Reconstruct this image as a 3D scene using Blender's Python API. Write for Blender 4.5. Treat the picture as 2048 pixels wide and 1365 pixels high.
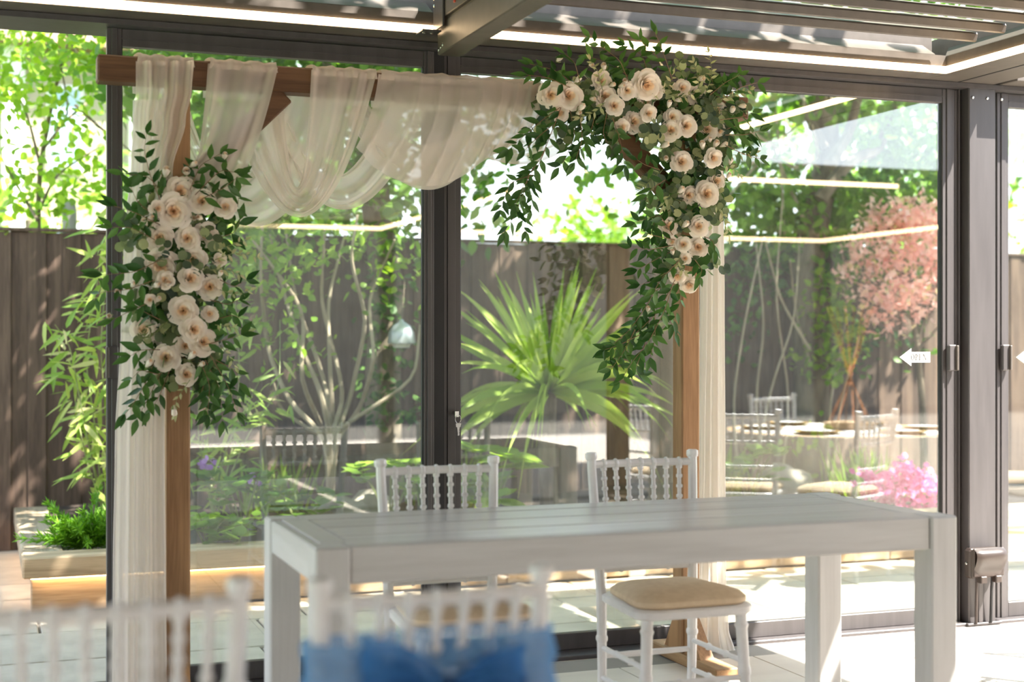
import bpy, bmesh, math, random
import numpy as np
from mathutils import Vector, Matrix, Euler
for o in list(bpy.data.objects): bpy.data.objects.remove(o)
S = bpy.context.scene; C = S.collection
R = math.radians
# ------------------------------------------------------------ camera
TH = R(20.3); FPX = 2844.0; CAMH = 1.3; HZ = 679.0
ST, CT = math.sin(TH), math.cos(TH)
cd = bpy.data.cameras.new('camera'); cam = bpy.data.objects.new('camera', cd); C.objects.link(cam)
cam.location = (0, 0, CAMH); cam.rotation_euler = (R(90), 0, -TH)
cd.sensor_width = 36; cd.lens = FPX/2048*36; cd.shift_y = -(682.5-HZ)/2048
cd.clip_start = .05; cd.clip_end = 300
cd.dof.use_dof = True; cd.dof.focus_distance = 5.75; cd.dof.aperture_fstop = 1.7
S.camera = cam
# ------------------------------------------------------------ sky, sun, exposure
W = bpy.data.worlds.new('sky'); S.world = W; W.use_nodes = True
nt = W.node_tree; nt.nodes.clear()
wo = nt.nodes.new('ShaderNodeOutputWorld'); bg = nt.nodes.new('ShaderNodeBackground')
tc = nt.nodes.new('ShaderNodeTexCoord'); sx = nt.nodes.new('ShaderNodeSeparateXYZ'); cr = nt.nodes.new('ShaderNodeValToRGB')
nt.links.new(tc.outputs['Generated'], sx.inputs[0]); nt.links.new(sx.outputs['Z'], cr.inputs[0])
cr.color_ramp.elements[0].position = 0.0; cr.color_ramp.elements[0].color = (.9, .95, 1, 1)
cr.color_ramp.elements[1].position = 1.0; cr.color_ramp.elements[1].color = (.5, .68, 1, 1)
nt.links.new(cr.outputs[0], bg.inputs[0]); nt.links.new(bg.outputs[0], wo.inputs[0])
bg.inputs[1].default_value = 1.55
sl = bpy.data.lights.new('sun', 'SUN'); sun = bpy.data.objects.new('sun', sl); C.objects.link(sun)
SUNV = Vector((.5, -.5, 1)).normalized()
sun.rotation_euler = SUNV.to_track_quat('Z', 'Y').to_euler(); sun.location = SUNV*20
sl.energy = 12.5; sl.color = (1, .945, .86); sl.angle = R(.6)
S.view_settings.view_transform = 'Standard'; S.view_settings.look = 'None'
S.view_settings.gamma = 1; S.view_settings.use_curve_mapping = False
S.view_settings.exposure = 1.25
# ------------------------------------------------------------ helpers
def at(px, py, Y):
    u = (px-1024)/FPX; v = (HZ-py)/FPX; Z = Y/(CT-u*ST)
    return Vector((Z*(ST+u*CT), Y, CAMH+v*Z))
def lerp(a, b, t): return a+(b-a)*t
ORG = {}
def rnd(a, b): return random.uniform(a, b)
class MB:
    def __init__(s): s.v = []; s.f = []; s.m = []
    def add(s, vs, fs, mi=0):
        n = len(s.v); s.v += [Vector(p) for p in vs]
        for f in fs: s.f.append([i+n for i in f]); s.m.append(mi)
        return s
    def box(s, x0, x1, y0, y1, z0, z1, ch=0.0, mi=0, M=None):
        cx, cy, cz = (x0+x1)/2, (y0+y1)/2, (z0+z1)/2; h = (abs(x1-x0)/2, abs(y1-y0)/2, abs(z1-z0)/2)
        if ch <= 0:
            vs = [(cx+a*h[0], cy+b*h[1], cz+c*h[2]) for a in (-1, 1) for b in (-1, 1) for c in (-1, 1)]
            fs = [(0, 1, 3, 2), (4, 6, 7, 5), (0, 4, 5, 1), (2, 3, 7, 6), (0, 2, 6, 4), (1, 5, 7, 3)]
        else:
            ch = min(ch, .45*min(h)); vs = []; ix = {}
            for a in (-1, 1):
                for b in (-1, 1):
                    for c in (-1, 1):
                        for ax in range(3):
                            d = [h[0]-ch, h[1]-ch, h[2]-ch]; d[ax] = h[ax]
                            ix[a, b, c, ax] = len(vs); vs.append((cx+a*d[0], cy+b*d[1], cz+c*d[2]))
            fs = []
            def k(sg, ax): return ix[sg[0], sg[1], sg[2], ax]
            for ax in range(3):
                o1, o2 = (ax+1) % 3, (ax+2) % 3
                for sgn in (-1, 1):
                    q = []
                    for (p, r) in ((-1, -1), (1, -1), (1, 1), (-1, 1)):
                        g = [0, 0, 0]; g[ax] = sgn; g[o1] = p; g[o2] = r; q.append(k(g, ax))
                    fs.append(q if sgn > 0 else q[::-1])
                for p in (-1, 1):
                    for r in (-1, 1):   # edge along ax
                        g0 = [0, 0, 0]; g1 = [0, 0, 0]; g0[ax] = -1; g1[ax] = 1
                        g0[o1] = g1[o1] = p; g0[o2] = g1[o2] = r
                        q = [k(g0, o1), k(g1, o1), k(g1, o2), k(g0, o2)]
                        fs.append(q if p*r < 0 else q[::-1])
            for a in (-1, 1):
                for b in (-1, 1):
                    for c in (-1, 1):
                        q = [ix[a, b, c, 0], ix[a, b, c, 1], ix[a, b, c, 2]]
                        fs.append(q if a*b*c > 0 else q[::-1])
        if M is not None: vs = [M @ Vector(p) for p in vs]
        return s.add(vs, fs, mi)
    def tube(s, pts, r, n=8, mi=0, cap=True):
        pts = [Vector(p) for p in pts]; k = len(pts)
        rr = [r]*k if not hasattr(r, '__len__') else list(r)
        vs = []; fs = []; up = None
        for i, p in enumerate(pts):
            t = (pts[min(i+1, k-1)]-pts[max(i-1, 0)])
            if t.length < 1e-9: t = Vector((0, 0, 1))
            t.normalize()
            if up is None: up = Vector((1, 0, 0)) if abs(t.x) < .8 else Vector((0, 1, 0))
            a = (up-t*up.dot(t))
            if a.length < 1e-5: a = t.orthogonal()
            a.normalize(); b = t.cross(a); up = a
            for j in range(n):
                q = 2*math.pi*j/n; vs.append(p+(a*math.cos(q)+b*math.sin(q))*rr[i])
        for i in range(k-1):
            for j in range(n):
                fs.append((i*n+j, i*n+(j+1) % n, (i+1)*n+(j+1) % n, (i+1)*n+j))
        if cap:
            fs.append(list(range(n))[::-1]); fs.append([(k-1)*n+j for j in range(n)])
        return s.add(vs, fs, mi)
    def turned(s, p0, p1, prof, n=8, mi=0):      # prof: list of (t, radius)
        p0 = Vector(p0); p1 = Vector(p1)
        return s.tube([lerp(p0, p1, t) for t, _ in prof], [r for _, r in prof], n, mi)
    def lathe(s, c, prof, n=16, mi=0, M=None):   # prof (r,z)
        vs = []; fs = []; k = len(prof); c = Vector(c)
        for (r, z) in prof:
            for j in range(n):
                q = 2*math.pi*j/n; p = Vector((r*math.cos(q), r*math.sin(q), z))
                vs.append(c+((M @ p) if M is not None else p))
        for i in range(k-1):
            for j in range(n): fs.append((i*n+j, i*n+(j+1) % n, (i+1)*n+(j+1) % n, (i+1)*n+j))
        fs.append(list(range(n))[::-1]); fs.append([(k-1)*n+j for j in range(n)])
        return s.add(vs, fs, mi)
    def grid(s, fn, nu, nv, mi=0):
        vs = [fn(i/nu, j/nv) for i in range(nu+1) for j in range(nv+1)]
        fs = [(i*(nv+1)+j, (i+1)*(nv+1)+j, (i+1)*(nv+1)+j+1, i*(nv+1)+j+1) for i in range(nu) for j in range(nv)]
        return s.add(vs, fs, mi)
    def mesh(s, name, mats, org=Vector((0, 0, 0)), ang=35, flat=False):
        me = bpy.data.meshes.new(name)
        me.from_pydata([tuple(p-org) for p in s.v], [], s.f)
        if not isinstance(mats, (list, tuple)): mats = [mats]
        for m in mats: me.materials.append(m)
        if len(mats) > 1: me.polygons.foreach_set('material_index', s.m)
        if not flat:
            me.polygons.foreach_set('use_smooth', [True]*len(s.f)); me.set_sharp_from_angle(angle=R(ang))
        me.update(); return me
    def build(s, name, mats, parent=None, label=None, ang=35, org=None, flat=False):
        if parent is not None: org = ORG[parent.name]
        elif org is None:
            xs = [p.x for p in s.v]; ys = [p.y for p in s.v]; zs = [p.z for p in s.v]
            org = Vector(((min(xs)+max(xs))/2, (min(ys)+max(ys))/2, min(zs)))
        org = Vector(org)
        o = bpy.data.objects.new(name, s.mesh(name, mats, org, ang, flat)); C.objects.link(o)
        if parent is not None: o.parent = parent
        else: o.location = org
        ORG[o.name] = org
        if label: o['label'] = label
        return o
def root(name, loc, label=None, cat=None, group=None, kind=None):
    o = bpy.data.objects.new(name, None); C.objects.link(o); o.location = loc; ORG[o.name] = Vector(loc)
    o.empty_display_size = .1
    return tag(o, label, cat, group, kind)
def tag(o, label=None, cat=None, group=None, kind=None):
    if label: o['label'] = label
    if cat: o['category'] = cat
    if group: o['group'] = group
    if kind: o['kind'] = kind
    return o
def inst(name, me, parent, M):
    o = bpy.data.objects.new(name, me); C.objects.link(o); o.parent = parent; o.matrix_local = M
    return o
def copy_tree(o, parent=None):
    c = o.copy(); C.objects.link(c); c.parent = parent
    for ch in list(o.children): copy_tree(ch, c)
    return c
# ------------------------------------------------------------ materials
def newmat(name):
    m = bpy.data.materials.new(name); m.use_nodes = True; n = m.node_tree; n.nodes.clear()
    out = n.nodes.new('ShaderNodeOutputMaterial'); return m, n, out
def N(n, t, **kw):
    x = n.nodes.new(t)
    for k, v in kw.items(): setattr(x, k, v)
    return x
def c4(c): return (c[0], c[1], c[2], 1)
def mat(name, c1, c2=None, rough=.5, metal=0, scale=6, bump=0, stretch=(1, 1, 1), objrand=0, spec=.5, detail=4, bscale=None, trans=0):
    """principled with noise mottling between c1 and c2, per-object tint and bump"""
    m, n, out = newmat(name); L = n.links.new
    p = N(n, 'ShaderNodeBsdfPrincipled'); p.inputs['Roughness'].default_value = rough; p.inputs['Metallic'].default_value = metal
    p.inputs['Specular IOR Level'].default_value = spec
    if c2 is None: c2 = c1
    tcn = N(n, 'ShaderNodeTexCoord'); mp = N(n, 'ShaderNodeMapping'); mp.inputs['Scale'].default_value = stretch
    L(tcn.outputs['Object'], mp.inputs[0])
    ns = N(n, 'ShaderNodeTexNoise'); ns.inputs['Scale'].default_value = scale; ns.inputs['Detail'].default_value = detail
    L(mp.outputs[0], ns.inputs['Vector'])
    rp = N(n, 'ShaderNodeValToRGB'); rp.color_ramp.elements[0].position = .32; rp.color_ramp.elements[1].position = .68
    rp.color_ramp.elements[0].color = c4(c1); rp.color_ramp.elements[1].color = c4(c2)
    L(ns.outputs['Fac'], rp.inputs[0]); col = rp.outputs[0]
    if objrand:
        oi = N(n, 'ShaderNodeObjectInfo'); mr = N(n, 'ShaderNodeMapRange')
        mr.inputs['To Min'].default_value = 1-objrand; mr.inputs['To Max'].default_value = 1+objrand
        L(oi.outputs['Random'], mr.inputs['Value'])
        vm = N(n, 'ShaderNodeVectorMath', operation='SCALE'); L(col, vm.inputs[0]); L(mr.outputs[0], vm.inputs['Scale']); col = vm.outputs[0]
    L(col, p.inputs['Base Color'])
    if bump:
        b = N(n, 'ShaderNodeBump'); b.inputs['Strength'].default_value = bump; b.inputs['Distance'].default_value = .01
        if bscale:
            n2 = N(n, 'ShaderNodeTexNoise'); n2.inputs['Scale'].default_value = bscale; L(mp.outputs[0], n2.inputs['Vector']); L(n2.outputs['Fac'], b.inputs['Height'])
        else: L(ns.outputs['Fac'], b.inputs['Height'])
        L(b.outputs[0], p.inputs['Normal'])
    if trans:
        t = N(n, 'ShaderNodeBsdfTranslucent'); L(col, t.inputs['Color']); mx = N(n, 'ShaderNodeMixShader'); mx.inputs[0].default_value = trans
        L(p.outputs[0], mx.inputs[1]); L(t.outputs[0], mx.inputs[2]); L(mx.outputs[0], out.inputs[0])
    else: L(p.outputs[0], out.inputs[0])
    return m
def wood(name, c1, c2, axis, rough=.6, ring=9, objrand=.12, bump=.15):
    m, n, out = newmat(name); L = n.links.new
    p = N(n, 'ShaderNodeBsdfPrincipled'); p.inputs['Roughness'].default_value = rough; p.inputs['Specular IOR Level'].default_value = .3
    tcn = N(n, 'ShaderNodeTexCoord'); mp = N(n, 'ShaderNodeMapping')
    sc = [ring, ring, ring]; sc[axis] = ring*.07; mp.inputs['Scale'].default_value = sc
    oi = N(n, 'ShaderNodeObjectInfo'); ad = N(n, 'ShaderNodeVectorMath', operation='ADD'); sm = N(n, 'ShaderNodeMath', operation='MULTIPLY'); sm.inputs[1].default_value = 17
    L(oi.outputs['Random'], sm.inputs[0]); L(tcn.outputs['Object'], ad.inputs[0]); L(sm.outputs[0], ad.inputs[1]); L(ad.outputs[0], mp.inputs[0])
    ns = N(n, 'ShaderNodeTexNoise'); ns.inputs['Scale'].default_value = 1.2; ns.inputs['Detail'].default_value = 3; L(mp.outputs[0], ns.inputs['Vector'])
    mu = N(n, 'ShaderNodeMath', operation='MULTIPLY'); mu.inputs[1].default_value = 22; L(ns.outputs['Fac'], mu.inputs[0])
    si = N(n, 'ShaderNodeMath', operation='SINE'); L(mu.outputs[0], si.inputs[0])
    fine = N(n, 'ShaderNodeTexNoise'); fine.inputs['Scale'].default_value = 14; fine.inputs['Detail'].default_value = 5; L(mp.outputs[0], fine.inputs['Vector'])
    a = N(n, 'ShaderNodeMapRange'); a.inputs['From Min'].default_value = -1; L(si.outputs[0], a.inputs['Value']); a.inputs['To Max'].default_value = .5
    s2 = N(n, 'ShaderNodeMath', operation='MULTIPLY_ADD'); L(fine.outputs['Fac'], s2.inputs[0]); s2.inputs[1].default_value = .9; L(a.outputs[0], s2.inputs[2])
    rp = N(n, 'ShaderNodeValToRGB'); rp.color_ramp.elements[0].position = .25; rp.color_ramp.elements[1].position = .95
    rp.color_ramp.elements[0].color = c4(c2); rp.color_ramp.elements[1].color = c4(c1); L(s2.outputs[0], rp.inputs[0])
    mr = N(n, 'ShaderNodeMapRange'); mr.inputs['To Min'].default_value = 1-objrand; mr.inputs['To Max'].default_value = 1+objrand; L(oi.outputs['Random'], mr.inputs['Value'])
    vm = N(n, 'ShaderNodeVectorMath', operation='SCALE'); L(rp.outputs[0], vm.inputs[0]); L(mr.outputs[0], vm.inputs['Scale'])
    L(vm.outputs[0], p.inputs['Base Color'])
    b = N(n, 'ShaderNodeBump'); b.inputs['Strength'].default_value = bump; b.inputs['Distance'].default_value = .004; L(s2.outputs[0], b.inputs['Height']); L(b.outputs[0], p.inputs['Normal'])
    L(p.outputs[0], out.inputs[0]); return m
def leafmat(name, c1, c2, trans=.35, rough=.45, c3=None):
    """leaf: colour varies leaf by leaf (per island and per object), part of the light shines through"""
    m, n, out = newmat(name); L = n.links.new
    g = N(n, 'ShaderNodeNewGeometry'); oi = N(n, 'ShaderNodeObjectInfo')
    ad = N(n, 'ShaderNodeMath', operation='ADD'); L(g.outputs['Random Per Island'], ad.inputs[0]); L(oi.outputs['Random'], ad.inputs[1])
    fr = N(n, 'ShaderNodeMath', operation='FRACT'); L(ad.outputs[0], fr.inputs[0])
    rp = N(n, 'ShaderNodeValToRGB'); rp.color_ramp.elements[0].color = c4(c1); rp.color_ramp.elements[1].color = c4(c2)
    if c3: e = rp.color_ramp.elements.new(.85); e.color = c4(c2); rp.color_ramp.elements[-1].color = c4(c3)
    L(fr.outputs[0], rp.inputs[0])
    p = N(n, 'ShaderNodeBsdfPrincipled'); p.inputs['Roughness'].default_value = rough; L(rp.outputs[0], p.inputs['Base Color'])
    p.inputs['Specular IOR Level'].default_value = .35
    t = N(n, 'ShaderNodeBsdfTranslucent')
    hs = N(n, 'ShaderNodeHueSaturation'); hs.inputs['Value'].default_value = 1.5; hs.inputs['Saturation'].default_value = 1.1; L(rp.outputs[0], hs.inputs['Color']); L(hs.outputs[0], t.inputs['Color'])
    mx = N(n, 'ShaderNodeMixShader'); mx.inputs[0].default_value = trans
    L(p.outputs[0], mx.inputs[1]); L(t.outputs[0], mx.inputs[2]); L(mx.outputs[0], out.inputs[0]); return m
def sheer(name, col, clear=.35, trans=.5):
    """woven sheer cloth: some light passes straight through, denser when seen at a slant"""
    m, n, out = newmat(name); L = n.links.new
    d = N(n, 'ShaderNodeBsdfDiffuse'); d.inputs[0].default_value = c4(col)
    t = N(n, 'ShaderNodeBsdfTranslucent'); t.inputs[0].default_value = c4(col)
    a = N(n, 'ShaderNodeMixShader'); a.inputs[0].default_value = trans; L(d.outputs[0], a.inputs[1]); L(t.outputs[0], a.inputs[2])
    tr = N(n, 'ShaderNodeBsdfTransparent'); lw = N(n, 'ShaderNodeLayerWeight'); lw.inputs[0].default_value = .5
    ml = N(n, 'ShaderNodeMath', operation='MULTIPLY_ADD'); ml.inputs[1].default_value = clear*.9; ml.inputs[2].default_value = 1-clear; ml.use_clamp = True
    L(lw.outputs['Facing'], ml.inputs[0])
    b = N(n, 'ShaderNodeMixShader'); L(ml.outputs[0], b.inputs[0]); L(tr.outputs[0], b.inputs[1]); L(a.outputs[0], b.inputs[2]); L(b.outputs[0], out.inputs[0]); return m
def glassmat(name, tint=(.95, .98, .96), r0=.045):
    m, n, out = newmat(name); L = n.links.new
    tr = N(n, 'ShaderNodeBsdfTransparent'); tr.inputs[0].default_value = c4(tint)
    gl = N(n, 'ShaderNodeBsdfGlossy'); gl.inputs['Roughness'].default_value = 0; gl.inputs[0].default_value = (1, 1, 1, 1)
    lw = N(n, 'ShaderNodeLayerWeight'); lw.inputs[0].default_value = .5
    pw = N(n, 'ShaderNodeMath', operation='POWER'); L(lw.outputs['Facing'], pw.inputs[0]); pw.inputs[1].default_value = 5
    ma = N(n, 'ShaderNodeMath', operation='MULTIPLY_ADD'); L(pw.outputs[0], ma.inputs[0]); ma.inputs[1].default_value = 1-r0; ma.inputs[2].default_value = r0
    mx = N(n, 'ShaderNodeMixShader'); L(ma.outputs[0], mx.inputs[0]); L(tr.outputs[0], mx.inputs[1]); L(gl.outputs[0], mx.inputs[2]); L(mx.outputs[0], out.inputs[0]); return m
def emit(name, col, st):
    m, n, out = newmat(name); e = N(n, 'ShaderNodeEmission'); e.inputs[0].default_value = c4(col); e.inputs[1].default_value = st
    n.links.new(e.outputs[0], out.inputs[0]); return m
ALU = mat('anthracite_aluminium', (.062, .056, .057), (.076, .069, .07), rough=.38, scale=30, stretch=(1, 1, .1), spec=.5)
ALUB = mat('taupe_powder_coat', (.085, .072, .061), (.105, .088, .075), rough=.45, scale=20)
BLACK = mat('black_rubber', (.012, .012, .013), rough=.6)
STEEL = mat('stainless_steel', (.65, .64, .62), (.5, .5, .5), rough=.25, metal=1)
GLASS = glassmat('window_glass', r0=.13)
LED = emit('led_diffuser', (1, .7, .4), 6.5)
LEDW = emit('warm_led_tape', (1, .62, .28), 9.0)
TILE = mat('porcelain_tile', (.66, .58, .5), (.74, .66, .57), rough=.35, scale=3, stretch=(.4, 3, 1), objrand=.03)
GROUT = mat('grout', (.3, .27, .24), rough=.9)
PAVE = mat('sandstone_paver', (.46, .4, .32), (.6, .53, .43), rough=.8, scale=5, bump=.3, objrand=.12)
SAND = mat('joint_sand', (.13, .11, .09), rough=.95)
FENCE = wood('dark_fence_wood', (.15, .1, .073), (.08, .052, .04), 2, rough=.8, ring=12, objrand=.22)
SLEEP = wood('sleeper_wood', (.6, .44, .28), (.36, .25, .15), 0, rough=.75, ring=8, objrand=.1)
SLEEPY = wood('sleeper_wood_y', (.5, .41, .29), (.3, .23, .15), 1, rough=.8, ring=8, objrand=.1)
ARCHX_SHADED = wood('stained_pine_x_shaded', (.17, .085, .04), (.09, .042, .02), 0, rough=.5, ring=10)  # same pine, darkened: the dimness under the roof is in the colour
ARCHZ_LIT = wood('stained_pine_z_lit', (.46, .26, .125), (.28, .15, .07), 2, rough=.5, ring=10)  # same pine, lightened: light bounced off the sunny floor is in the colour
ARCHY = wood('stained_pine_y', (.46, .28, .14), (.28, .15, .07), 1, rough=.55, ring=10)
TABW = wood('whitewashed_wood', (.66, .652, .635), (.57, .56, .54), 0, rough=.28, ring=7, objrand=.05, bump=.1)
TABZ = wood('whitewashed_wood_z', (.66, .652, .635), (.58, .57, .55), 2, rough=.35, ring=7, objrand=.04, bump=.1)
TABY = wood('whitewashed_wood_y', (.66, .652, .635), (.57, .56, .54), 1, rough=.3, ring=7, objrand=.04, bump=.1)
CHAIRW = mat('white_lacquer', (.78, .76, .75), (.84, .82, .81), rough=.3, scale=25)
CUSH = mat('cream_cushion', (.66, .51, .34), (.73, .58, .4), rough=.8, scale=40, bump=.1)
SOIL = mat('dark_soil', (.035, .025, .018), (.07, .05, .035), rough=.95, scale=30, bump=.6)
GRASS = mat('lawn', (.1, .2, .03), (.18, .3, .06), rough=.9, scale=8)
DRAPE = sheer('ivory_chiffon', (.88, .79, .7), clear=.36, trans=.5)
DRAPEW = sheer('white_chiffon', (.9, .86, .8), clear=.16, trans=.45)
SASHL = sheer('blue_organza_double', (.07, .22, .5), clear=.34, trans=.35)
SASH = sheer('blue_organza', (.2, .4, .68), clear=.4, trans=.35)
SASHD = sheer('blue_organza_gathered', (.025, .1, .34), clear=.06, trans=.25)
PETAL = leafmat('cream_petal', (.86, .76, .65), (.9, .83, .73), trans=.15, rough=.6)
HEART = leafmat('peach_rose_heart', (.89, .68, .48), (.92, .75, .56), trans=.25, rough=.6)
CORE = mat('amber_rose_core', (.8, .53, .3), (.86, .62, .4), rough=.7, scale=60)
RUSC = leafmat('ruscus_leaf', (.025, .075, .018), (.1, .2, .05), trans=.3, rough=.35)
EUCA = leafmat('eucalyptus_leaf', (.045, .08, .055), (.24, .29, .13), trans=.25, rough=.5, c3=(.48, .5, .25))
PALE = leafmat('pale_filler', (.42, .46, .22), (.6, .55, .32), trans=.3)
STEM = mat('red_brown_stem', (.2, .1, .05), (.25, .15, .07), rough=.6)
GSTEM = mat('green_stem', (.2, .26, .08), (.28, .3, .12), rough=.6)
BARK = mat('tree_bark', (.1, .075, .05), (.26, .21, .15), rough=.95, scale=14, bump=.8, stretch=(1, 1, .3))
PALEB = mat('pale_bark', (.3, .24, .165), (.46, .38, .28), rough=.9, scale=14, stretch=(1, 1, .2))
LGREEN = leafmat('fresh_green_leaf', (.14, .27, .03), (.32, .44, .06), trans=.45)
MGREEN = leafmat('mid_green_leaf', (.07, .16, .025), (.2, .34, .05), trans=.4)
DGREEN = leafmat('ivy_leaf', (.035, .1, .02), (.12, .24, .04), trans=.3)
BAMB = leafmat('bamboo_leaf', (.22, .36, .06), (.42, .5, .12), trans=.4, c3=(.6, .55, .3))
CONI = leafmat('conifer_needle', (.1, .26, .02), (.22, .42, .04), trans=.25)
CORD = leafmat('cordyline_leaf', (.24, .36, .05), (.46, .54, .14), trans=.35)
ACER = leafmat('acer_leaf', (.78, .42, .38), (.9, .64, .58), trans=.45, c3=(.6, .62, .25))
AZAL = leafmat('azalea_blossom', (.78, .14, .42), (.9, .32, .6), trans=.3)
RHOD = leafmat('purple_blossom', (.4, .16, .6), (.6, .34, .75), trans=.3)
WHITEC = mat('white_cotton', (.82, .8, .77), (.86, .84, .81), rough=.85, scale=20)
COPPER = mat('copper_wire', (.6, .3, .16), rough=.3, metal=1)
GOLD = mat('gold_plate', (.75, .52, .2), rough=.3, metal=.8)
LOGW = mat('log_slice', (.5, .32, .16), (.62, .44, .25), rough=.8, scale=20)
RENDER = mat('cream_render', (.36, .31, .23), (.42, .37, .28), rough=.9, scale=3)
BACKDROP = mat('taupe_render', (.2, .17, .14), (.25, .22, .18), rough=.9, scale=3)
YARD = mat('added_dark_yard', (.085, .075, .065), (.11, .1, .085), rough=.95, scale=2)
WPAINT = mat('white_paint', (.8, .8, .78), rough=.5)
PANEB = mat('house_pane', (.35, .45, .55), rough=.08)
ROOFT = mat('roof_tile', (.2, .12, .09), (.28, .17, .12), rough=.9, scale=12)
SOCK = mat('brown_grey_plastic', (.035, .025, .021), (.042, .03, .026), rough=.35)
SIGN = mat('white_vinyl', (.38, .38, .37), rough=.6)
INK = mat('grey_ink', (.06, .056, .052), rough=.6)
REDT = mat('red_tape', (.55, .06, .03), rough=.5)
PARAS = mat('parasol_canvas', (.8, .84, .85), (.84, .88, .88), rough=.85, trans=.35)
GREYW = mat('weathered_grey_wood', (.3, .29, .27), (.4, .38, .35), rough=.9, scale=12, stretch=(1, 1, .1))
SILV = mat('galvanised_lamp', (.62, .66, .7), rough=.35, metal=.4)
STONE = mat('garden_stone', (.24, .21, .17), (.38, .34, .28), rough=.9, scale=6, bump=.6)
HEDGE = leafmat('hedge_leaf', (.05, .11, .02), (.12, .2, .04), trans=.3)
# ------------------------------------------------------------ ground, floor, patio
g = MB().box(-60, 60, -60, 60, -.3, -.06).build('ground', GRASS); tag(g, 'wide green lawn around the terrace', kind='structure')
fl = MB().box(-6, 8, -7, 5.33, -.055, -.004).build('floor', TILE); tag(fl, 'pale porcelain terrace floor', kind='structure')
random.seed(3)
tm = MB().box(-.2975, .2975, -.2975, .2975, -.012, 0, .002).mesh('tile', TILE)
gm = MB().box(-1.25, 6.1, .03, 5.32, -.01, -.0035).build('grout', GROUT, fl)
for i in range(12):
    for j in range(8):
        o = inst('tile', tm, fl, Matrix.Translation(Vector((-.95+i*.6, .4+j*.6+.23, 0))-ORG[fl.name]))
sill = MB().box(-6, 8, 5.33, 5.56, -.06, .012, .004).build('trim_1', ALU); tag(sill, 'dark aluminium sill track under the sliding doors', kind='structure')
pt = MB().box(-3, 10, 5.56, 9.4, -.055, -.012).build('patio', SAND); tag(pt, 'sandstone slab patio between glass doors and raised bed', kind='structure')
rows = [(5.565, .45), (6.02, .6), (6.625, .44)]
y = 7.07
while y < 9.3: rows.append((y, random.choice((.45, .6)))); y += rows[-1][1]+.005
pcache = {}
for (y0, d) in rows:
    x = -2.9+rnd(0, .4); xmax = 9.5 if y0 < 7.05 else .2
    while x < xmax:
        w = random.choice((.45, .6, .6, .9))
        if (w, d) not in pcache: pcache[w, d] = MB().box(-w/2+.006, w/2-.006, -d/2+.006, d/2-.006, -.03, 0, .006).mesh('paver', PAVE)
        inst('paver', pcache[w, d], pt, Matrix.Translation(Vector((x+w/2, y0+d/2, rnd(-.004, .002)))-ORG[pt.name]) @ Matrix.Rotation(rnd(-.004, .004), 4, 'Z'))
        x += w
# ------------------------------------------------------------ pergola roof
cl = root('ceiling', (0, 0, 2.44), 'anthracite aluminium louvred pergola roof with warm light strips', kind='structure')
ZS = 2.464
fb = MB().box(-5, 3.95, 5.19, 5.5, ZS, 2.545).box(-5, 3.95, 5.29, 5.5, 2.545, 2.66).build('front_beam', ALUB, cl)
hd = MB().box(-5, 7.5, 5.325, 5.56, 2.442, ZS-.002).box(-5, 7.5, 5.335, 5.34, 2.452, 2.4635)
hd.build('door_track', ALU, cl)
# inner gutter lip, tilted
lip = MB()
for (a, b) in ((-5, 1.6), (1.72, 3.9)):
    lip.add([(a, 5.2, 2.546), (b, 5.2, 2.546), (b, 5.29, 2.6), (a, 5.29, 2.6), (a, 5.2, 2.55), (b, 5.2, 2.55), (b, 5.29, 2.606), (a, 5.29, 2.606)],
            [(0, 1, 2, 3), (7, 6, 5, 4), (0, 4, 5, 1), (2, 6, 7, 3), (1, 5, 6, 2), (0, 3, 7, 4)])
lip.build('gutter_lip', ALUB, cl)
for (a, b) in ((-5, 1.605), (1.715, 3.95)):
    MB().box(a, b, 5.184, 5.19, ZS+.002, ZS+.032).build('led_strip', LED, cl, 'glowing warm white light strip')
# cross beam between the two bays
cb = MB()
cb.box(1.615, 1.705, -4.2, 5.185, 2.383, 2.5, .004).box(1.622, 1.698, -4.2, 5.185, 2.5, 2.508).box(1.605, 1.715, -4.2, 5.185, 2.508, 2.585, .003).box(1.622, 1.698, -4.2, 5.185, 2.585, 2.592).box(1.605, 1.715, -4.2, 5.185, 2.592, 2.68, .003)
cbo = cb.build('cross_beam', ALUB, cl)
br = MB().box(1.596, 1.604, 5.06, 5.18, 2.47, 2.62, .002).box(1.53, 1.604, 5.1, 5.19, 2.455, 2.462, .002).build('bracket', ALU, cbo)
scr = MB().lathe((0, 0, 0), [(.007, 0), (.007, .002), (.004, .005)], 10).mesh('screw', STEEL)
for (yy, zz) in ((5.165, 2.565), (5.165, 2.59), (5.165, 2.4), (5.14, 2.405), (5.115, 2.41)):
    inst('screw', scr, cbo, Matrix.Translation(Vector((1.596 if zz > 2.45 else 1.615, yy, zz))-ORG[cl.name]) @ Matrix.Rotation(R(-90), 4, 'Y'))
for xx in (1.545, 1.575):
    inst('screw', scr, cbo, Matrix.Translation(Vector((xx, 5.13, 2.455))-ORG[cl.name]) @ Matrix.Rotation(R(180), 4, 'X'))
MB().box(1.6, 1.606, 4.93, 4.945, 2.53, 2.6, .001).build('red_tape', REDT, cbo, 'small strip of red tape')
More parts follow.
